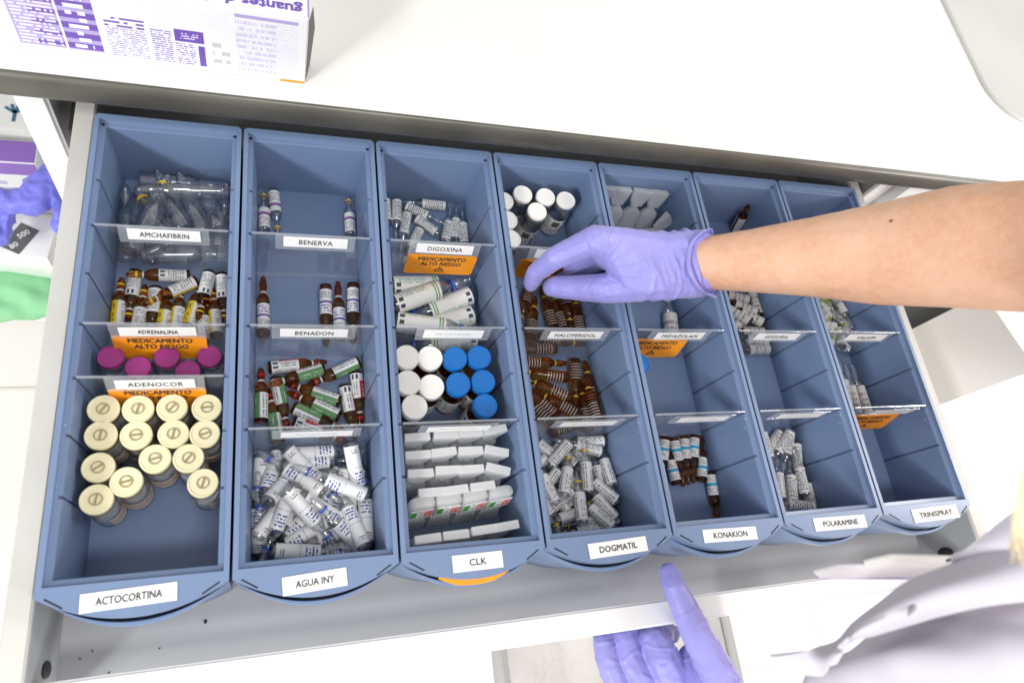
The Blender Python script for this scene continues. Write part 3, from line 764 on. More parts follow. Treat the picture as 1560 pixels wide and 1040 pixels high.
heap(3, .0125, SLOT[1] - E, H_, [('dog', *r) for r in [(490, 170, 90, 190, 1), (480, 90, 90, 110, 0), (228, 205, 150, 460, 1), (305, 195, 370, 480, 0), (465, 400, 390, 120, 2), (520, 400, 450, 150, 1), (600, 480, 530, 90, 0), (680, 490, 430, 430, 1), (280, 480, 290, 320, 2),
 (395, 815, 320, 430, 2), (560, 905, 410, 600, 2), (670, 880, 550, 640, 1), (660, 690, 450, 460, 2), (190, 560, 90, 390, 1), (330, 740, 150, 770, 1), (490, 880, 200, 910, 1), (480, 830, 180, 850, 0), (200, 600, 240, 700, 1), (250, 560, 200, 440, 0), (640, 560, 600, 420, 0)]],
 'small clear ampoule with black lettered white label in the heap beside an empty corner', group='black lettered ampoules heap', fill=('dog', 9, (.02, .07, .025, .09)), pull=.12)
heap(4, SLOT[3] + E, SLOT[5] - E, (0, 0, 1), [('mid', 1027, 508, 1012, 440, 0)], 'single clear ampoule with pale label lying below the glove cuff', pull=.3)
I_ = (980, 620, 5.2)
heap(4, .0125, SLOT[1] - E, I_, [('kon', *r) for r in [(245, 575, 160, 250, 0), (225, 235, 305, 570, 0), (318, 220, 375, 575, 0), (392, 220, 450, 565, 0), (520, 570, 458, 220, 0), (530, 560, 615, 915, 0), (180, 250, 215, 560, 0)]],
 'dark amber ampoule with sky blue banded label lying on a bare bin floor', group='sky blue labelled ampoules', pull=.25)
J_ = (1080, 420, 4.727)
heap(5, SLOT[3] + E, SLOT[5] - E, J_, [('seg', *r) for r in [(380, 350, 180, 190, 1), (340, 230, 170, 130, 1), (320, 160, 160, 100, 0), (380, 90, 435, 390, 0), (220, 320, 170, 200, 0), (400, 400, 230, 370, 0), (475, 545, 270, 545, 0), (420, 480, 290, 420, 0), (230, 400, 300, 300, 0)]],
 'brown ampoule with pale grey label heaped just below the bare forearm', group='pale labelled brown ampoules', pull=.1)
heap(5, .0125, SLOT[1] - E, I_, [('pol', *r) for r in [(1130, 170, 1140, 480, 1), (1385, 610, 1190, 260, 1), (1230, 680, 1185, 400, 1), (1360, 830, 1270, 580, 0), (1340, 790, 1090, 700, 1), (1260, 850, 1150, 760, 0), (1020, 110, 1040, 390, 0), (1130, 640, 1090, 450, 0), (1010, 220, 1070, 420, 1), (1200, 330, 1230, 560, 0), (1110, 100, 1120, 250, 0)]],
 'small clear ampoule with grey lettered label heaped along one bin wall', group='grey lettered ampoules heap', pull=.15)
heap(6, SLOT[3] + E, SLOT[5] - E, J_, [('val', *r) for r in [(880, 330, 960, 220, 1), (860, 220, 930, 330, 1), (1000, 330, 920, 200, 0), (880, 380, 1040, 350, 1), (960, 200, 1000, 340, 1), (850, 270, 960, 290, 0), (1030, 390, 890, 400, 0), (920, 470, 1030, 480, 0), (940, 540, 990, 440, 0), (830, 210, 880, 290, 0)]],
 'small ampoule with green and white label heaped below the bare forearm', group='green and white ampoules heap', pull=.15)
heap(6, SLOT[1] + E, SLOT[3] - E, J_, [('tri', *r) for r in [(1160, 940, 1050, 700, 0), (1090, 950, 980, 690, 0), (1040, 960, 960, 620, 0)]],
 'long clear ampoule with pale label lying in the end bin', group='long clear ampoules', pull=.2)
# red tipped applicator
rt = thing('applicator', 'thin clear plastic tube with a red tip among green and white ampoules', 'applicator', at(1307, 497, -.055))
tb = rt.location.copy(); pa = at(1283, 500, -.058) - tb; pb_ = at(1314, 495, -.052) - tb
obj('stem', finish(tube([pa, pb_], [.0016, .0013]), smooth=60), rt, M['clear'])
obj('tip', finish(tube([pb_, pb_ + (pb_ - pa).normalized() * .005], [.0028, .0026]), smooth=60), rt, M['red'])
# ampoule pinched between the gloved fingers
dq = (at(868, 402, -.012) - at(829, 428, -.012)).normalized()
place_amp('hal', 'ampoule', 'brown ampoule pinched between gloved finger and thumb', 'ampoule', None, at(868, 398, -.022), Vector((-dq.x, -dq.y, .35)).normalized(), 2.0)
place_amp('seg', 'ampoule', 'dark brown ampoule standing behind the bare forearm', 'ampoule', None, at(1118, 352, ZF) + Vector((0, 0, .001)), Vector((-.25, .1, 1)).normalized(), 2.5)

# ---- vials
def vial(name, r, h, capr, caph, capm, glassm, labm=None, inside=None, neck=.62, emboss=None, crimp=None, ln=(.12, .55)):
    hb = h - caph
    g = lathe([(0, 0), (r * .9, 0), (r, .001), (r, hb * .74), (r * .92, hb * .82), (r * neck, hb * .92), (r * neck, hb), (0, hb)], 26, 50); g.materials.append(M[glassm])
    parts = [('bottle', g, None)]
    c = lathe([(capr * .96, hb - .0005), (capr, hb + .0004), (capr, h - .0008), (capr * .95, h), (capr * .86, h), (capr * .84, h - .0004), (0, h - .0004)], 30, 35); c.materials.append(M[capm]); parts.append(('cap', c, None))
    if crimp:
        q = lathe([(capr * .97, hb - .0055), (capr * .985, hb - .005), (capr * .985, hb - .0004), (capr * .9, hb - .0003)], 26); q.materials.append(M[crimp]); parts.append(('crimp', q, None))
    if labm:
        s = sleeve(r * 1.012, hb * ln[0], hb * ln[1], 300, 24); s.materials.append(P[labm]); parts.append(('label', s, None))
    if inside:
        q = lathe([(0, .001), (r * .88, .001), (r * .9, hb * .3), (r * .7, hb * .36), (0, hb * .34)], 20, 60); q.materials.append(M[inside]); parts.append(('powder', q, None))
    if emboss:
        bm = bmesh.new()
        def ring(ra, rb, z0, z1):
            rr = [[Vector((q_ * math.cos(a_), q_ * math.sin(a_), zz)) for a_ in [2 * math.pi * i / 24 for i in range(24)]] for q_, zz in ((ra, z0), (ra, z1), (rb, z1), (rb, z0))]
            loft(rr, True, bm=bm)
        ring(capr * .34, capr * .40, h - .0005, h + .0003)
        box_into(bm, -capr * .30, capr * .30, -.0006, .0006, h - .0006, h + .0003)
        q = finish(bm); q.materials.append(M[emboss]); parts.append(('embossed_mark', q, 'cap'))
    return dict(parts=parts, h=h)
V = {
 'cream': vial('cream', .0112, .053, .0108, .0042, 'cream_cap', 'clear', 'peach', 'powder', emboss='gold', crimp='gold', ln=(.1, .5)),
 'mag': vial('mag', .0122, .046, .0092, .0048, 'magenta', 'clear', None, None, crimp='alu'),
 'whitev': vial('whitev', .0112, .055, .0102, .0040, 'white_cap', 'clear', 'qr', None, crimp='alu', ln=(.08, .6)),
 'whiteb': vial('whiteb', .0115, .056, .0110, .0085, 'white_cap', 'amber_d', 'plain', None, neck=.75, ln=(.15, .7)),
 'blueb': vial('blueb', .0112, .056, .0108, .0085, 'blue_cap', 'amber_d', 'plain', None, neck=.75, ln=(.15, .7)),
}
def put_vial(typ, name, u, v, label, cat, group, tilt=(0, 0), rot=None, zc=None):
    t = V[typ]; z = ZF + .0004 + t['h'] if zc is None else zc
    p = at(u, v, z)
    o = thing(name, label, cat, (p.x, p.y, z - t['h']), group)
    o.rotation_euler = (tilt[0], tilt[1], rp.uniform(0, 6.28) if rot is None else rot)
    mp = {}
    for nm, me, par in t['parts']: mp[nm] = obj(nm, me, mp.get(par, o))
    return o
for (u, v) in [(157, 622), (210, 622), (262, 620), (315, 620), (153, 662), (207, 662), (264, 660), (312, 660), (149, 711), (146, 760), (192, 733), (236, 698), (287, 697), (309, 735)]:
    put_vial('cream', 'vial', u, v, 'glass vial with a flat cream cap standing in the front compartment', 'vial', 'cream capped vials', rot=rp.uniform(-.9, .9) + .9)
for (u, v, z) in [(168, 543, None), (210, 559, -.040), (254, 543, None), (286, 565, -.040), (319, 542, None)]:
    o = put_vial('mag', 'vial', u, v, 'glass vial with a magenta cap between two orange warning cards', 'vial', 'magenta capped vials')
for (u, v) in [(797, 295), (832, 299), (863, 304), (819, 321), (768, 305), (774, 334), (779, 363)]:
    put_vial('whitev', 'vial', u, v, 'glass vial with a white cap standing behind the gloved hand', 'vial', 'white capped vials', rot=rp.uniform(-2.2, -1.4))
for (u, v) in [(620, 543), (656, 544), (622, 582), (658, 588), (632, 619)]:
    put_vial('whiteb', 'medicine_bottle', u, v, 'brown bottle with a white screw cap next to blue capped ones', 'bottle', 'white capped bottles', rot=rp.uniform(-2, -1))
for (u, v) in [(694, 545), (731, 543), (699, 584), (737, 580), (740, 617)]:
    put_vial('blueb', 'medicine_bottle', u, v, 'brown bottle with a blue screw cap next to white capped ones', 'bottle', 'blue capped bottles', rot=rp.uniform(-2, -1))
put_vial('blueb', 'medicine_bottle', 975, 553, 'brown bottle with a blue cap alone below the curled orange card', 'bottle', None, zc=ZF + .0566)

# ---- milky plastic ampoule strips
def unit_mesh(w=.0218, t=.0100):
    """one squeeze ampoule: flat tab, narrow neck, rounded oblong body; z up, tab on top"""
    def ov(a, b, z, n=16, e=3.2):
        out = []
        for i in range(n):
            q = 2 * math.pi * i / n; c, s = math.cos(q), math.sin(q)
            out.append(Vector((a * math.copysign(abs(c) ** (2 / e), c), b * math.copysign(abs(s) ** (2 / e), s), z)))
        return out
    a, b = w / 2 * .97, t / 2
    rows = [ov(a * .6, b * .6, 0), ov(a * .88, b * .92, .0014), ov(a, b, .004), ov(a, b, .026), ov(a * .92, b * .95, .031), ov(a * .6, b * .8, .0345), ov(a * .34, b * .62, .0365), ov(a * .3, b * .55, .0385), ov(a * .34, b * .6, .040)]
    bm, _ = loft(rows, True, True, True); body = finish(bm, smooth=50)
    bm = bmesh.new(); box_into(bm, -w / 2 * .97, w / 2 * .97, -.0036, .0036, .0430, .0600)
    for v in bm.verts:
        if v.co.z < .05: v.co.x *= .80; v.co.y *= .55
    bmesh.ops.bevel(bm, geom=bm.edges[:], offset=.0005, segments=1, affect='EDGES')
    box_into(bm, -w / 2 * .62, w / 2 * .62, -.0022, .0022, .0395, .0440)
    tab = finish(bm, smooth=40)
    return body, tab
UB, UT = unit_mesh(); UB.materials.append(M['ldpe']); UT.materials.append(M['ldpe_tab'])
UBC = UB.copy(); UBC.materials.clear(); UBC.materials.append(M['ldpe_c']); UTC = UT.copy(); UTC.materials.clear(); UTC.materials.append(M['ldpe_c'])
ULM = card(.019, .018, .0002); ULM.materials.append(print_mat('strip_label', (.80, .80, .78), [('solid', .02, .3, .08, .8, (.05, .33, .05)), ('solid', .62, .98, .08, .8, (.62, .08, .08)), ('text', .64, .96, .1, .8, (.8, .45, .42), 'u', 3, 10), ('text', .34, .58, .1, .9, (.3, .3, .32), 'u', 2, 12)]))
def strip(name, label, group, loc, n, lean, yaw, inv=False, jit=0, body=UB, tab=UT, wu=.0221, lastbend=0):
    r = thing(name, label, 'plastic ampoules', loc, group)
    r.rotation_euler = (lean, 0, yaw)
    for i in range(n):
        x = (i - (n - 1) / 2) * wu
        dy = rp.uniform(-jit, jit); rz = rp.uniform(-.05, .05)
        if lastbend and i == n - 1: rz = lastbend; dy += lastbend * .009
        bd = obj('capsule', body, r)
        if inv: bd.matrix_local = Matrix.Translation((x, dy, .060)) @ Matrix.Rotation(rz, 4, 'Z') @ Matrix.Rotation(math.pi, 4, 'X')
        else: bd.matrix_local = Matrix.Translation((x, dy, 0)) @ Matrix.Rotation(rz, 4, 'Z')
        tb_ = obj('tab', tab, bd)
        if not inv: tb_.rotation_euler = (0, rp.uniform(-.04, .04), 0)
        if inv:
            l = obj('label', ULM, bd); l.matrix_local = Matrix.Translation((0, .0053, .0148)) @ Matrix.Rotation(R_(-90), 4, 'X')
    return r
SG = 'milky ampoule strips standing in rows'
SLB = 'milky white plastic ampoule strip standing with its flat tabs upward'
cx = 2 * W + .0560
STL = ['milky strip of four plastic ampoules standing against the clear divider', 'milky strip of four with its end capsule bent, second from the clear divider', 'milky strip of four with its end capsule bent most, third from the divider', 'milky strip of three plastic ampoules just behind the upside down strip', 'milky strip of four between the upside down strip and the bin front']
for (y, x, n, lean, yaw, lb), SLB in zip([(.0955, 0, 4, -.05, .03, .12), (.0800, .0, 4, -.06, .02, -.25), (.0645, .0, 4, -.07, .03, -.32), (.0500, -.004, 3, -.05, .06, 0), (.0195, .002, 4, .02, .06, 0.03)], STL):
    strip('ampoule_strip', SLB, SG, (cx + x, y, ZF + .001), n, lean, yaw, jit=.0006, lastbend=lb)
strip('ampoule_strip', 'milky plastic ampoule strip upside down showing green and red labels', SG, (cx + .001, .0375, ZF + .0015), 4, -.16, .07, inv=True, jit=.0004)
b5 = at(968, 345, ZF)
strip('ampoule_strip', 'cloudy plastic ampoule strip leaning on the back wall behind the glove', None, (4 * W + .048, LB - .034, ZF + .0015), 4, -.28, 0, body=UBC, tab=UTC, wu=.0215)
st = strip('ampoule_strip', 'single cloudy plastic ampoule leaning slantwise behind the glove', None, (4 * W + .060, .318, ZF + .003), 1, 0, 0, body=UBC, tab=UTC)
st.rotation_euler = (R_(-25), R_(48), 0)

# ------------------------------------------------------------------ things on the counter and round the drawer
PUR = (0.16, 0.085, 0.42); LIL = (0.42, 0.36, 0.66)
gb = thing('glove_box', 'white and purple cardboard box of gloves standing on the counter', 'box', (.006, .456, .0452))
GX0, GX1, GY0, GY1, GZ1 = -.154, .166, .396, .516, .113
def uvbox_face(pts, name, par, mt_):
    bm = bmesh.new(); uv = bm.loops.layers.uv.new('UVMap')
    f = bm.faces.new([bm.verts.new(p) for p in pts])
    for l, c in zip(f.loops, ((0, 0), (1, 0), (1, 1), (0, 1))): l[uv].uv = c
    me = bpy.data.meshes.new(name); bm.to_mesh(me); bm.free()
    return rel(obj(name, me, mat=mt_), par)
rel(obj('carton', box(GX0, GX1, GY0, GY1, .0452, GZ1, .0008), mat=M['paper']), gb)
marks = [('solid', .36, .455, 0.08, .98, LIL), ('solid', .46, .534, 0.08, .98, LIL)]
for i in range(6): marks.append(('solid', .40, .455, .12 + i * .15, .18 + i * .15, PUR)); marks.append(('solid', .46, .534, .10 + i * .15, .19 + i * .15, PUR))
marks += [('text', .365, .45, .1, .97, (.75, .7, .9), 'v', 18, 180), ('text', .475, .515, .1, .97, (.9, .88, .95), 'v', 9, 80),
          ('text', .55, .635, .06, .5, (.36, .3, .62), 'v', 14, 320), ('text', .55, .635, .5, .66, PUR, 'v', 3, 120),
          ('text', .645, .69, .06, .56, (.28, .2, .56), 'v', 15, 300), ('solid', .697, .762, .42, .60, PUR), ('text', .697, .74, .06, .4, (.24, .16, .52), 'v', 10, 340), ('solid', .747, .762, .06, .38, PUR),
          ('text', .71, .75, .46, .56, (.7, .65, .9), 'v', 3, 240), ('text', .55, .82, .70, .92, (.78, .76, .88), 'v', 8, 240),
          ('text', .78, .82, .12, .5, (.55, .55, .6), 'v', 3, 120), ('solid', .835, .98, .90, .95, LIL), ('text', .835, .98, .06, .88, (.72, .70, .82), 'v', 20, 420), ('text', .835, .93, .06, .88, (.60, .57, .78), 'v', 9, 320)]
uvbox_face([(GX0, GY0 - .0004, .0462), (GX1 - .0008, GY0 - .0004, .0462), (GX1 - .0008, GY0 - .0004, GZ1 - .0008), (GX0, GY0 - .0004, GZ1 - .0008)], 'printed_panel', gb, print_mat('glove_box_print', (.80, .80, .81), marks))
pt = at(455, 14, GZ1)
for word, w_, h_, dx, dy in (('guantes de Nitrilo', .105, .0125, -.0530, .010), ('CET', .05, .022, -.030, .032)):
    me = text_mesh(word, w_, h_, .03); me.transform(Matrix.Rotation(math.pi, 4, 'Z'))
    me.transform(Matrix.Translation((GX1 - .010 + dx + .006, GY0 + dy, GZ1 + .0004))); rel(obj('lettering', me, mat=mat('purple_ink', PUR, .5)), gb)
rel(obj('purple_edge', box(GX1 - .0006, GX1 + .0006, GY0 + .002, GY1, GZ1 - .004, GZ1 + .0003), mat=mat('purple_card', (.30, .22, .55), .5)), gb)
bm = bmesh.new()
vs = [bm.verts.new(p) for p in ((GX1 + .0003, GY0 + .001, .0455), (GX1 + .004, GY0 + .02, .0455), (GX1 + .007, GY0 + .03, .078), (GX1 + .004, GY0 + .02, GZ1 - .004), (GX1 + .0003, GY0 + .001, GZ1 - .004))]
bm.faces.new(vs); rel(obj('side_flap_gap', finish(bm), mat=mat('flap_gap_shade', (.12, .10, .10), .7)), gb)  # flap sheet coloured dark for the shade in the open box side
rel(obj('orange_tab', box(GX1 - .020, GX1 - .001, GY0 - .0012, GY0 - .0004, .0454, .047), mat=M['orange']), gb)

# grey rounded tray on the counter
tr_ = thing('tray', 'light grey tray with rounded corners lying on the white counter', 'tray', (1.30, .70, .0452))
def rrect(x0, x1, y0, y1, r, z, n=8):
    out = []
    for cx_, cy_, a0 in ((x1 - r, y1 - r, 0), (x0 + r, y1 - r, 90), (x0 + r, y0 + r, 180), (x1 - r, y0 + r, 270)):
        for i in range(n + 1):
            t = R_(a0 + 90 * i / n); out.append(Vector((cx_ + r * math.cos(t), cy_ + r * math.sin(t), z)))
    return out
rows = []
for ins, z in ((0, .0454), (.0, .0480), (.0008, .0488), (.004, .0490), (.02, .0493), (.06, .0500)):
    rows.append(rrect(1.043 + ins, 1.56 - ins, .476 + ins, .95 - ins, .062 - ins * .6, z))
bm, _ = loft(rows, True, True, True)
rel(obj('pan', finish(bm, smooth=50), mat=vary(mat('grey_tray', (.52, .52, .495), .35), (.48, .48, .455), 4)), tr_)

# lower compartment to the left: shelf, glove boxes, white box, loose gloves, green cloth
sf = tag(obj('lower_drawer', box(-.55, -.0615, .345, .80, -.345, -.335, .001), mat=M['white_en']), 'white lower drawer holding glove boxes left of the medicine drawer', 'drawer')
def boxthing(name, label, corner, w, d, h, yaw, mt_, print_top=None, print_front=None):
    """corner = front right top corner"""
    R3 = Matrix.Rotation(yaw, 4, 'Z'); t = thing(name, label, 'box', (corner.x, corner.y, corner.z - h)); t.rotation_euler = (0, 0, yaw)
    obj('carton', box(-w, 0, 0, d, 0, h, .0008), t, mt_)
    def face(pts, nm, m_):
        bm = bmesh.new(); uv = bm.loops.layers.uv.new('UVMap'); f = bm.faces.new([bm.verts.new(p) for p in pts])
        for l, c in zip(f.loops, ((0, 0), (1, 0), (1, 1), (0, 1))): l[uv].uv = c
        me = bpy.data.meshes.new(nm); bm.to_mesh(me); bm.free(); return obj(nm, me, t, m_)
    if print_top: face([(-w + .001, .001, h + .0003), (-.001, .001, h + .0003), (-.001, d - .001, h + .0003), (-w + .001, d - .001, h + .0003)], 'printed_top', print_top)
    if print_front: face([(-w + .001, -.0003, .001), (-.001, -.0003, .001), (-.001, -.0003, h - .001), (-w + .001, -.0003, h - .001)], 'printed_front', print_front)
    return t
pf = print_mat('side_print', (.78, .78, .79), [('solid', 0, 1, .82, 1, (.28, .16, .5)), ('text', .70, .97, .1, .74, (.5, .47, .6), 'v', 6, 60), ('solid', .80, .86, .40, .48, (.05, .42, .42))])
c1 = at(54, 250, -.215)
bx1 = boxthing('glove_box', 'purple topped glove box in the lower drawer behind loose blue gloves', c1, .24, .030, .118, 0.02, M['paper'], mat('purple_top', (.22, .12, .42), .5), pf)
me = text_mesh('C', h=.022, bold=.03); t = obj('lettering', me, bx1, M['white_p']); t.location = (-.052, .015, .1188)
c2 = at(50, 222, -.215)
bx2 = boxthing('glove_box', 'white glove box with a violet stripe at the back of the lower drawer', Vector((c2.x, c2.y + .02, c2.z + .0)), .24, .10, .118, 0.0, M['paper'], print_mat('back_print', (.76, .76, .74), [('solid', 0, .86, .55, .9, (.25, .15, .45)), ('text', .6, 1, .5, .98, (.5, .46, .6), 'u', 5, 30)]))
bm = bmesh.new()
for a_ in (-50, -15, 20, 55, 180):
    mm = Matrix.Rotation(R_(a_), 4, 'Z'); box_into(bm, -.0016, .0016, 0, .012, 0, .0006, mm)
t = obj('star_mark', finish(bm), bx2, mat('teal_ink', (.05, .16, .24), .5)); t.location = (-.022, .022, .1184)
c3 = at(72, 393, -.235)
bx3 = boxthing('carton_box', 'white carton with a dark grey number label lying on the green cloth', c3, .085, .050, .055, -.12, M['paper'])
lb = obj('number_label', card(.020, .034, .0003), bx3, mat('grey_label', (.13, .125, .12), .5)); lb.location = (-.030, .019, .0556); lb.rotation_euler = (0, 0, -.35)
for w_, x_, y_ in (('80', .0, -.010), ('500', .0, .006)):
    me = text_mesh(w_, h=.006, bold=.03); me.transform(Matrix.Rotation(R_(68), 4, 'Z')); t = obj('lettering', me, lb, M['white_p']); t.location = (x_, y_, .0004)

GLOVE = (0.170, 0.165, 0.62)
def glove_mat(name, col, wr=1.0):
    mt = mat(name, col, .42, spec=.4, sss=.0); n_ = N(mt)
    p = n_.p; p.inputs['Sheen Weight'].default_value = .25; p.inputs['Sheen Roughness'].default_value = .4
    f = n_.ramp(n_.noise(40, 4), .3, .7)
    n_.link(n_.mix(f, col, tuple(c * 1.14 for c in col)), p.inputs['Base Color'])
    tc = n_.new('ShaderNodeTexCoord'); mp_ = n_.new('ShaderNodeMapping'); mp_.inputs['Scale'].default_value = (1.0, .45, 1.0); mp_.inputs['Rotation'].default_value = (0, 0, .5)
    n_.link(tc.outputs['Object'], mp_.inputs[0])
    h1 = n_.noise(70, 2, mp_.outputs[0]); h2 = n_.noise(240, 3, mp_.outputs[0])
    ridge = n_.math('ABSOLUTE', n_.math('SUBTRACT', h1, .5))
    hh = n_.math('ADD', n_.math('MULTIPLY', ridge, -1.6), n_.math('MULTIPLY', h2, .35))
    n_.bump(hh, .55 * wr, .0016); return mt
M['glove'] = glove_mat('violet_nitrile', (0.275, 0.265, 0.62))
M['glove_b'] = glove_mat('blue_nitrile', (0.16, 0.17, 0.62))

def remesh(bm, vox, smooth=8, disp=None):
    me = bpy.data.meshes.new('tmp'); bm.to_mesh(me); bm.free()
    o = bpy.data.objects.new('tmp', me); COL.objects.link(o)
    md = o.modifiers.new('r', 'REMESH'); md.mode = 'VOXEL'; md.voxel_size = vox
    sm = o.modifiers.new('s', 'SMOOTH'); sm.iterations = smooth; sm.factor = .5
    dg = bpy.context.evaluated_depsgraph_get(); dg.update()
    out = bpy.data.meshes.new_from_object(o.evaluated_get(dg))
    bpy.data.objects.remove(o); bpy.data.meshes.remove(me)
    if disp:
        out.update(); nr = [v.normal.copy() for v in out.vertices]
        for v, n_ in zip(out.vertices, nr): v.co += n_ * disp(v.co)
    for p_ in out.polygons: p_.use_smooth = True
    return out
def hull(bm, sph):
    """convex hull of spheres (centre, radius)"""
    tmp = bmesh.new()
    for c, r in sph:
        g = bmesh.ops.create_icosphere(tmp, subdivisions=2, radius=r)['verts']
        for v in g: v.co += c
    bmesh.ops.convex_hull(tmp, input=tmp.verts[:], use_existing_faces=False)
    loose = [v for v in tmp.verts if not v.link_faces]; bmesh.ops.delete(tmp, geom=loose, context='VERTS')
    me = bpy.data.meshes.new('h'); tmp.to_mesh(me); tmp.free(); bm.from_mesh(me); bpy.data.meshes.remove(me)
def chain(bm, pts):
    for a_, b_ in zip(pts[:-1], pts[1:]): hull(bm, [a_, b_])
def S(u, v, z, rmm): return (at(u, v, z), rmm / 1000)

# loose blue gloves: crumpled
def crumple(amp, sc, seed):
    off = Vector((seed * 3.1, seed * 1.7, seed))
    def f(co):
        a_ = noise.noise(co * sc + off); b_ = noise.noise(co * sc * 2.3 + off)
        return amp * (1 - 2 * abs(a_)) + amp * .5 * (1 - 2 * abs(b_)) - amp * .6
    return f
bm = bmesh.new()
ZG = -.185
hull(bm, [S(72, 258, ZG, 7), S(84, 300, ZG, 9), S(45, 298, ZG, 11)]); hull(bm, [S(45, 300, ZG, 11), S(10, 305, ZG, 11), S(60, 312, ZG, 8)]); hull(bm, [S(10, 300, ZG - .01, 10), S(0, 360, ZG - .02, 8)]); hull(bm, [S(88, 322, ZG, 4), S(90, 350, ZG - .01, 3.5)]); hull(bm, [S(20, 312, ZG, 8), S(-20, 300, ZG, 10)]); hull(bm, [S(84, 305, ZG, 7), S(88, 322, ZG, 4)])
o = obj('loose_gloves', remesh(bm, .0017, 4, crumple(.006, 38, 2)), mat=M['glove_b']); tag(o, 'crumpled loose blue gloves between the glove boxes and white carton', 'gloves')

def catmull(p0, p1, p2, p3, t):
    return .5 * ((2 * p1) + (-p0 + p2) * t + (2 * p0 - 5 * p1 + 4 * p2 - p3) * t * t + (-p0 + 3 * p1 - 3 * p2 + p3) * t ** 3)
def resample(pts, n):
    pts = [Vector(p) for p in pts]; out = []; m_ = len(pts) - 1
    for i in range(n + 1):
        f = i / n * m_; k = min(int(f), m_ - 1); t = f - k
        out.append(catmull(pts[max(k - 1, 0)], pts[k], pts[k + 1], pts[min(k + 2, m_)], t))
    return out
def sheet(grid, nu=40, nv=24, th=.0012, disp=None):
    rows = [resample(r, nu) for r in grid]
    cols = [resample([rows[j][i] for j in range(len(rows))], nv) for i in range(nu + 1)]
    bm = bmesh.new(); vs = [[bm.verts.new(p) for p in c] for c in cols]
    for i in range(nu):
        for j in range(nv): bm.faces.new((vs[i][j], vs[i + 1][j], vs[i + 1][j + 1], vs[i][j + 1]))
    bmesh.ops.recalc_face_normals(bm, faces=bm.faces); bm.normal_update()
    if disp:
        for v in bm.verts: v.co += v.normal * disp(v.co)
    bm.normal_update()
    bmesh.ops.solidify(bm, geom=bm.faces[:], thickness=th)
    return finish(bm, smooth=60)
def px(*l): return [at(*p) for p in l]
gc = sheet([px((-60, 400, -.285), (0, 396, -.285), (45, 392, -.287), (95, 378, -.29)), px((-60, 440, -.278), (0, 440, -.278), (45, 436, -.278), (88, 425, -.282)), px((-60, 478, -.285), (0, 478, -.285), (40, 474, -.285), (78, 470, -.288)), px((-60, 490, -.33), (0, 490, -.33), (40, 485, -.33), (76, 478, -.33))], disp=lambda co: .006 * noise.noise(Vector((co.x * 14, co.y * 60 + co.x * 20, co.z * 40))) + .0025 * noise.noise(co * 60))
o = obj('green_cloth', gc, mat=vary(mat('green_cloth', (.27, .62, .33), .7), (.24, .56, .30), 25, .3, 60, .003)); tag(o, 'pale green cloth lying at the front of the lower drawer', 'cloth')

# frame with a white bag hanging below the drawer lip
bh = thing('bag_holder', 'grey framed holder with a white plastic bag standing below the drawer lip', 'bag holder', at(920, 1010, FLZ) + Vector((-.30, 0, 0)))
ZB = -.36
fa, fb = at(757, 990, ZB), at(1100, 925, ZB)
def bar(p, q, r, nm, mt_): return rel(obj(nm, finish(tube([p, q], [r, r], 12), smooth=60), mat=mt_), bh)
GR = mat('grey_plastic', (.42, .42, .41), .5)
ya_, yb_ = -.30, .02
for p in (fa, fb):
    for zz in (ZB,): bar(Vector((p.x, ya_, zz)), Vector((p.x, yb_, zz)), .0075, 'frame_bar', GR)
    bar(Vector((p.x, ya_, ZB)), Vector((p.x, ya_, FLZ + .001)), .008, 'leg', GR); bar(Vector((p.x, yb_, ZB)), Vector((p.x, yb_, FLZ + .001)), .008, 'leg', GR)
bar(Vector((fa.x, ya_, ZB)), Vector((fb.x, ya_, ZB)), .0075, 'frame_bar', GR); bar(Vector((fa.x, yb_, ZB)), Vector((fb.x, yb_, ZB)), .0075, 'frame_bar', GR)
rr = []
for ins, z in ((.009, ZB + .006), (.012, ZB - .01), (.02, ZB - .04), (.035, ZB - .07), (.06, ZB - .09)):
    ring = rrect(fa.x + ins, fb.x - ins, ya_ + ins, yb_ - ins, .03, z, 6)
    rr.append([p + Vector((noise.noise(p * 18) * .012, noise.noise(p * 18 + Vector((5, 1, 2))) * .012, 0)) for p in ring])
bm, _ = loft(rr, True, False, True); rel(obj('bag', finish(bm, smooth=True), mat=vary(mat('white_bag', (.60, .59, .575), .4), (.54, .53, .515), 12, .4, 30, .01)), bh)

# ------------------------------------------------------------------ person
pe = thing('person', 'person in a white coat and violet gloves reaching into the drawer', 'person', at(1300, 900, -.1) + Vector((.35, -.25, -.6)))
def depth(p): return (p - CAM).dot(FWD)
# right glove
bm = bmesh.new()
hull(bm, [S(1062, 380, .052, 18), S(1064, 423, .045, 18), S(1010, 384, .05, 18.5), S(1005, 428, .042, 18)])
hull(bm, [S(1010, 384, .05, 18.5), S(1005, 428, .042, 18), S(930, 370, .052, 15), S(965, 430, .036, 17), S(955, 380, .025, 17)])
hull(bm, [S(930, 370, .052, 15), S(908, 368, .054, 15), S(925, 385, .030, 15), S(965, 400, .035, 18)])
chain(bm, [S(908, 366, .054, 13.5), S(845, 393, .034, 10.2), S(817, 415, .008, 8.8), S(808, 433, -.010, 7.8)])
chain(bm, [S(915, 376, .030, 13), S(878, 396, .000, 10), S(858, 410, -.026, 9), S(850, 416, -.040, 8)])
chain(bm, [S(928, 386, .012, 12.5), S(895, 403, -.016, 10), S(876, 412, -.036, 9), S(868, 416, -.046, 8)])
chain(bm, [S(975, 432, .036, 17), S(922, 439, .022, 14), S(880, 439, .004, 12), S(846, 437, -.009, 10.2), S(840, 438, -.012, 8.8)])
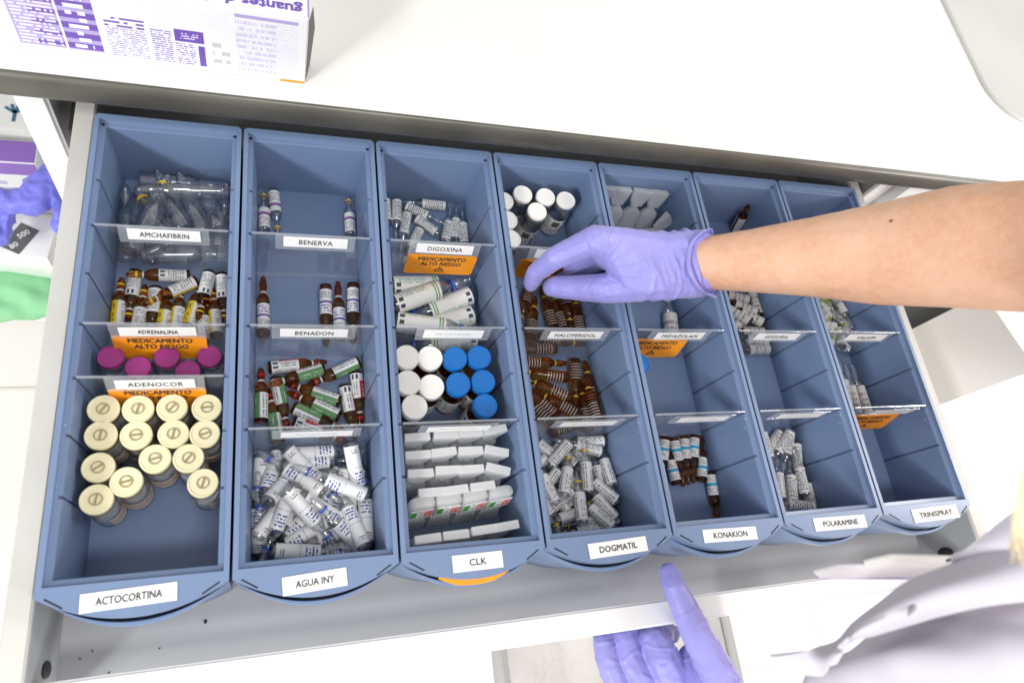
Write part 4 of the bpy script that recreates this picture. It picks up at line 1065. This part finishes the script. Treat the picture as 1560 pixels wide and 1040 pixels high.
def wr(co):
    a_ = noise.noise(Vector((co.x * 70 + co.y * 22, co.y * 11, co.z * 14))); a2 = noise.noise(Vector((co.x * 120 + co.y * 30 + 3, co.y * 14 + 5, co.z * 16)))
    b_ = noise.noise(Vector((co.x * 30 + 9, co.y * 30, co.z * 30)))
    k = max(0, min(1, (co.x - .440) / .06)); kf = max(0, min(1, (.425 - co.x) / .03))
    web = math.exp(-((co - WEB).length / .030) ** 2); dv = co - WEB; an = math.atan2(dv.y, dv.x + dv.z * .4)
    radial = max(0, 1 - abs(math.sin(an * 9 + noise.noise(co * 25) * 1.5)) * 2.2) * .0011 * web
    return (max(0, 1 - abs(a_) * 7) * .0024 + max(0, 1 - abs(a2) * 7) * .0014) * (.22 + .78 * k) * (1 - .6 * kf) + .0010 * b_ + radial * 1.3
WEB = at(914, 405, .05)
g1 = obj('glove', remesh(bm, .0012, 6, wr), mat=M['glove']); g1['label'] = 'violet nitrile glove on the hand pinching an ampoule'
rel(g1, pe)
# cuff roll
wc = at(1058, 401, .050); ax = (at(1150, 397, .085) - at(1040, 402, .046)).normalized()
e1 = (at(1066, 352, .051) - at(1072, 448, .048)); e1 = (e1 - ax * e1.dot(ax)).normalized(); e2 = ax.cross(e1)
bm = bmesh.new(); rows = []
NC = 72
for kk, (dx, rr_) in enumerate(((-.016, -.0030), (-.006, .0002), (.006, .0012), (.012, .0020), (.0150, .0028), (.0156, .0034), (.0148, .0042), (.0120, .0040), (.0110, .0030), (.0125, .0020), (.0110, .0006), (.0, -.0010))):
    ring = []
    for i in range(NC):
        a_ = 2 * math.pi * i / NC
        w_ = .0007 * math.sin(a_ * 5 + kk * .3) + .0018 * noise.noise(Vector((math.cos(a_) * 2, math.sin(a_) * 2, kk * .25)))
        r1, r2 = .0292 + rr_ + w_, .0235 + rr_ + w_; dv = e1 * math.cos(a_) + e2 * math.sin(a_); nearc = max(0, dv.dot((CAM - wc).normalized()))
        ring.append(wc + ax * (dx - .017 * nearc ** 1.3 * (kk > 1) + .006 * max(0, -math.cos(a_)) * (kk > 2) + .002 * noise.noise(Vector((math.cos(a_) * 2, math.sin(a_) * 2, 4)))) + e1 * r1 * math.cos(a_) + e2 * r2 * math.sin(a_))
    rows.append(ring)
loft(rows, True, bm=bm)
rel(obj('glove_cuff', finish(bm, smooth=True), mat=M['glove']), pe)
# left glove holding the lip
bm = bmesh.new()
chain(bm, [S(1019, 872, -.018, 8.8), S(1028, 895, -.012, 10.2), S(1045, 932, -.012, 11.5), S(1072, 985, -.030, 14.5), S(1105, 1050, -.05, 18)])
hull(bm, [S(1105, 1055, -.055, 18), S(1030, 1060, -.070, 17), S(1080, 1120, -.07, 24), S(1055, 1000, -.066, 12)])
hull(bm, [S(1030, 1060, -.070, 17), S(970, 1080, -.084, 13), S(1080, 1120, -.07, 22)])
chain(bm, [S(1035, 1060, -.068, 18), S(1006, 1000, -.071, 17), S(996, 978, -.074, 15.5), S(1012, 960, -.083, 10), S(1022, 964, -.085, 8.5)])
chain(bm, [S(998, 1080, -.076, 14.5), S(957, 1000, -.078, 12), S(950, 972, -.080, 11), S(962, 946, -.088, 9.2)])
chain(bm, [S(965, 1100, -.082, 12.5), S(927, 1010, -.082, 10.4), S(919, 977, -.083, 9.4), S(927, 950, -.09, 8.2)])
hull(bm, [S(1080, 1120, -.07, 24), S(1150, 1190, -.09, 25)])
def wr2(co):
    a_ = noise.noise(Vector((co.x * 30, co.y * 100, co.z * 60))); b_ = noise.noise(Vector((co.x * 60 + 9, co.y * 40, co.z * 60)))
    return (.0008 * max(0, 1 - abs(a_) * 6) + .0003 * (1 - 2 * abs(b_))) * max(0, min(1, (-.03 - co.y) / .02))
g2 = obj('glove', remesh(bm, .0012, 6, wr2), mat=M['glove']); g2['label'] = 'violet nitrile glove gripping the drawer lip with its thumb up'
rel(g2, pe)
# bare arm and the rest of the body
fore = [(1068, 401, .051, 80), (1090, 400, .058, 87), (1150, 397, .082, 101), (1250, 391, .118, 128), (1350, 387, .155, 162), (1450, 377, .195, 190), (1560, 376, .235, 206), (1640, 380, .262, 205)]
bm = bmesh.new(); ch = []
for u, v, z, w_ in fore:
    p = at(u, v, z); ch.append((p, w_ / 2 * depth(p) / FPX))
chain(bm, ch)
el = ch[-1][0]
sh_ = Vector((1.02, -.02, .46)); nk = Vector((1.02, -.20, .56)); ls = Vector((.95, -.42, .40)); le = Vector((.80, -.46, .06)); hip = Vector((1.2, -.25, -.05))
chain(bm, [ch[-1], (Vector((.80, .10, .33)), .046), (sh_, .06)])
hull(bm, [(sh_, .065), (ls, .065), (hip + Vector((0, .13, 0)), .10), (hip + Vector((0, -.13, 0)), .10), (nk, .05)])
chain(bm, [(ls, .06), (le, .042), (at(1200, 1240, -.10), .028), (at(1140, 1180, -.09), .024)])
chain(bm, [(nk, .05), (Vector((.96, -.20, .66)), .05)]); hull(bm, [(Vector((.94, -.20, .72)), .085), (Vector((.90, -.20, .68)), .06)])
body = remesh(bm, .0045, 10)
sk = mat('skin', (.74, .45, .30), .5, spec=.3, sss=.25); n = N(sk)
f = n.ramp(n.noise(14, 5, rough=.6), .3, .7); f2 = n.ramp(n.noise(150, 4, rough=.7), .35, .7); f3 = n.math('GREATER_THAN', n.noise(330, 1), .775)
c_ = n.mix(f, (.73, .455, .305), (.63, .335, .195)); c_ = n.mix(n.math('MULTIPLY', f2, .38), c_, (.84, .57, .43)); c_ = n.mix(n.math('MULTIPLY', f3, .35), c_, (.45, .20, .10)); n.link(c_, n.p.inputs['Base Color'])
n.bump(n.math('ADD', n.noise(700, 3), n.math('MULTIPLY', n.noise(90, 3), .8)), .22, .0012)
bo = rel(obj('body', body, mat=sk), pe)
mo = at(1359, 334, .178)
q = lathe([(0, 0), (.0014, .0001), (.0009, .0007), (0, .0008)], 10)
best = min(body.vertices, key=lambda v: ((v.co - CAM).cross((at(1359, 334, 0) - CAM).normalized())).length + .3 * max(0, (v.co - CAM).length - .62))
q.transform(Matrix.Translation(best.co) @ best.normal.to_track_quat('Z', 'Y').to_matrix().to_4x4())
rel(obj('mole', q, mat=mat('mole', (.22, .09, .05), .6)), pe)

# coat
CO = vary(mat('white_coat', (.57, .55, .62), .8), (.54, .52, .59), 12, .25, 1400, .0004)
ct_main = sheet([
 px((1262, 1012, .20), (1325, 962, .215), (1405, 930, .235), (1500, 905, .25), (1640, 885, .265)),
 px((1240, 1030, .185), (1322, 985, .235), (1410, 960, .26), (1510, 945, .275), (1640, 935, .28)),
 px((1210, 1060, .16), (1310, 1040, .23), (1410, 1040, .262), (1510, 1040, .28), (1650, 1040, .285)),
 px((1190, 1150, .10), (1300, 1160, .17), (1410, 1180, .20), (1520, 1200, .22), (1700, 1220, .22))], 50, 36, .0015, lambda co: .006 * noise.noise(Vector((co.x * 26, co.y * 12, co.z * 20))) + .003 * noise.noise(co * 45))
rel(obj('coat', ct_main, mat=CO), pe)
lap = sheet([
 px((1171, 995, .235), (1225, 990, .235), (1275, 981, .235), (1303, 952, .24), (1342, 922, .25), (1385, 890, .26), (1440, 868, .27), (1520, 835, .285), (1640, 790, .30)),
 px((1180, 1004, .230), (1232, 1006, .235), (1268, 1000, .245), (1296, 968, .25), (1338, 942, .262), (1385, 920, .272), (1440, 900, .282), (1520, 880, .295), (1640, 850, .31)),
 px((1194, 1017, .225), (1252, 1025, .235), (1266, 1012, .245), (1291, 975, .245), (1334, 961, .255), (1385, 946, .265), (1440, 931, .275), (1520, 916, .29), (1640, 905, .30))], 70, 14, .0018)
rel(obj('lapel', lap, mat=CO), pe)
bh_ = at(1390, 927, .2745)
me = lathe([(0, 0), (.0040, 0), (.0034, .0006), (0, .0006)], 16); me.transform(Matrix.Translation(bh_) @ Matrix.Rotation(R_(28), 4, 'Z') @ Matrix.Diagonal((1.15, .26, 1, 1)))
rel(obj('buttonhole', me, mat=mat('grey_thread', (.30, .28, .34), .8)), pe)
sho = sheet([
 px((1452, 848, .275), (1500, 815, .285), (1560, 770, .30), (1660, 700, .32)),
 px((1450, 860, .270), (1505, 840, .285), (1565, 820, .30), (1660, 790, .32)),
 px((1460, 885, .255), (1510, 875, .27), (1570, 870, .285), (1660, 865, .30))], 30, 16, .0016, lambda co: .002 * noise.noise(co * 30))
rel(obj('collar', sho, mat=CO), pe)
# hair
bm = bmesh.new(); rh = random.Random(5)
for i in range(90):
    u0 = rh.uniform(1556, 1680); pts = [(u0 + 30, 640, .40), (u0 + rh.uniform(-5, 10), 740, .385), (u0 - rh.uniform(0, 20), 800, .37), (u0 - rh.uniform(-10, 30), 860 + rh.uniform(-30, 30), .345)]
    c = resample([at(*p) for p in pts], 10); tb_ = tube(c, [.0009 * (1 - .6 * k / 10) for k in range(11)], 6)
    me = bpy.data.meshes.new('h'); tb_.to_mesh(me); tb_.free(); bm.from_mesh(me); bpy.data.meshes.remove(me)
o = rel(obj('hair', finish(bm, smooth=True), mat=vary(mat('blond_hair', (.78, .67, .47), .45), (.70, .57, .37), 60)), pe); o['kind'] = 'stuff'
# identity badge
bd = thing('identity_badge', 'pair of white plastic badge cards hanging from the coat on a black clip', 'badge', at(1340, 870, .215))
def quadcard(pts, th, nm, mt_):
    bm = bmesh.new(); p = [at(*q_) for q_ in pts]; nr = (p[1] - p[0]).cross(p[2] - p[0]).normalized() * th
    loft([[a_ for a_ in p], [a_ + nr for a_ in p]], True, True, True, bm); return rel(obj(nm, finish(bm), mat=mt_), bd)
BW = mat('badge_plastic', (.70, .69, .74), .35)
quadcard([(1240, 872, .195), (1276, 863, .205), (1425, 858, .225), (1450, 876, .215), (1250, 881, .19)], .0012, 'badge_card', BW)
quadcard([(1244, 881, .190), (1262, 875, .194), (1440, 877, .212), (1448, 883, .208)], .0014, 'lilac_edge', mat('lilac', (.50, .45, .72), .4))
quadcard([(1316, 856, .215), (1358, 846, .228), (1456, 849, .245), (1470, 866, .235), (1318, 861, .212)], .0012, 'badge_card', mat('badge_plastic_b', (.70, .70, .69), .35))
cl = [at(*p) for p in ((1442, 854, .250), (1456, 850, .255), (1480, 853, .262), (1500, 850, .27))]
rel(obj('clip', finish(tube(resample(cl, 8), .0007), smooth=True), mat=M['black']), bd)
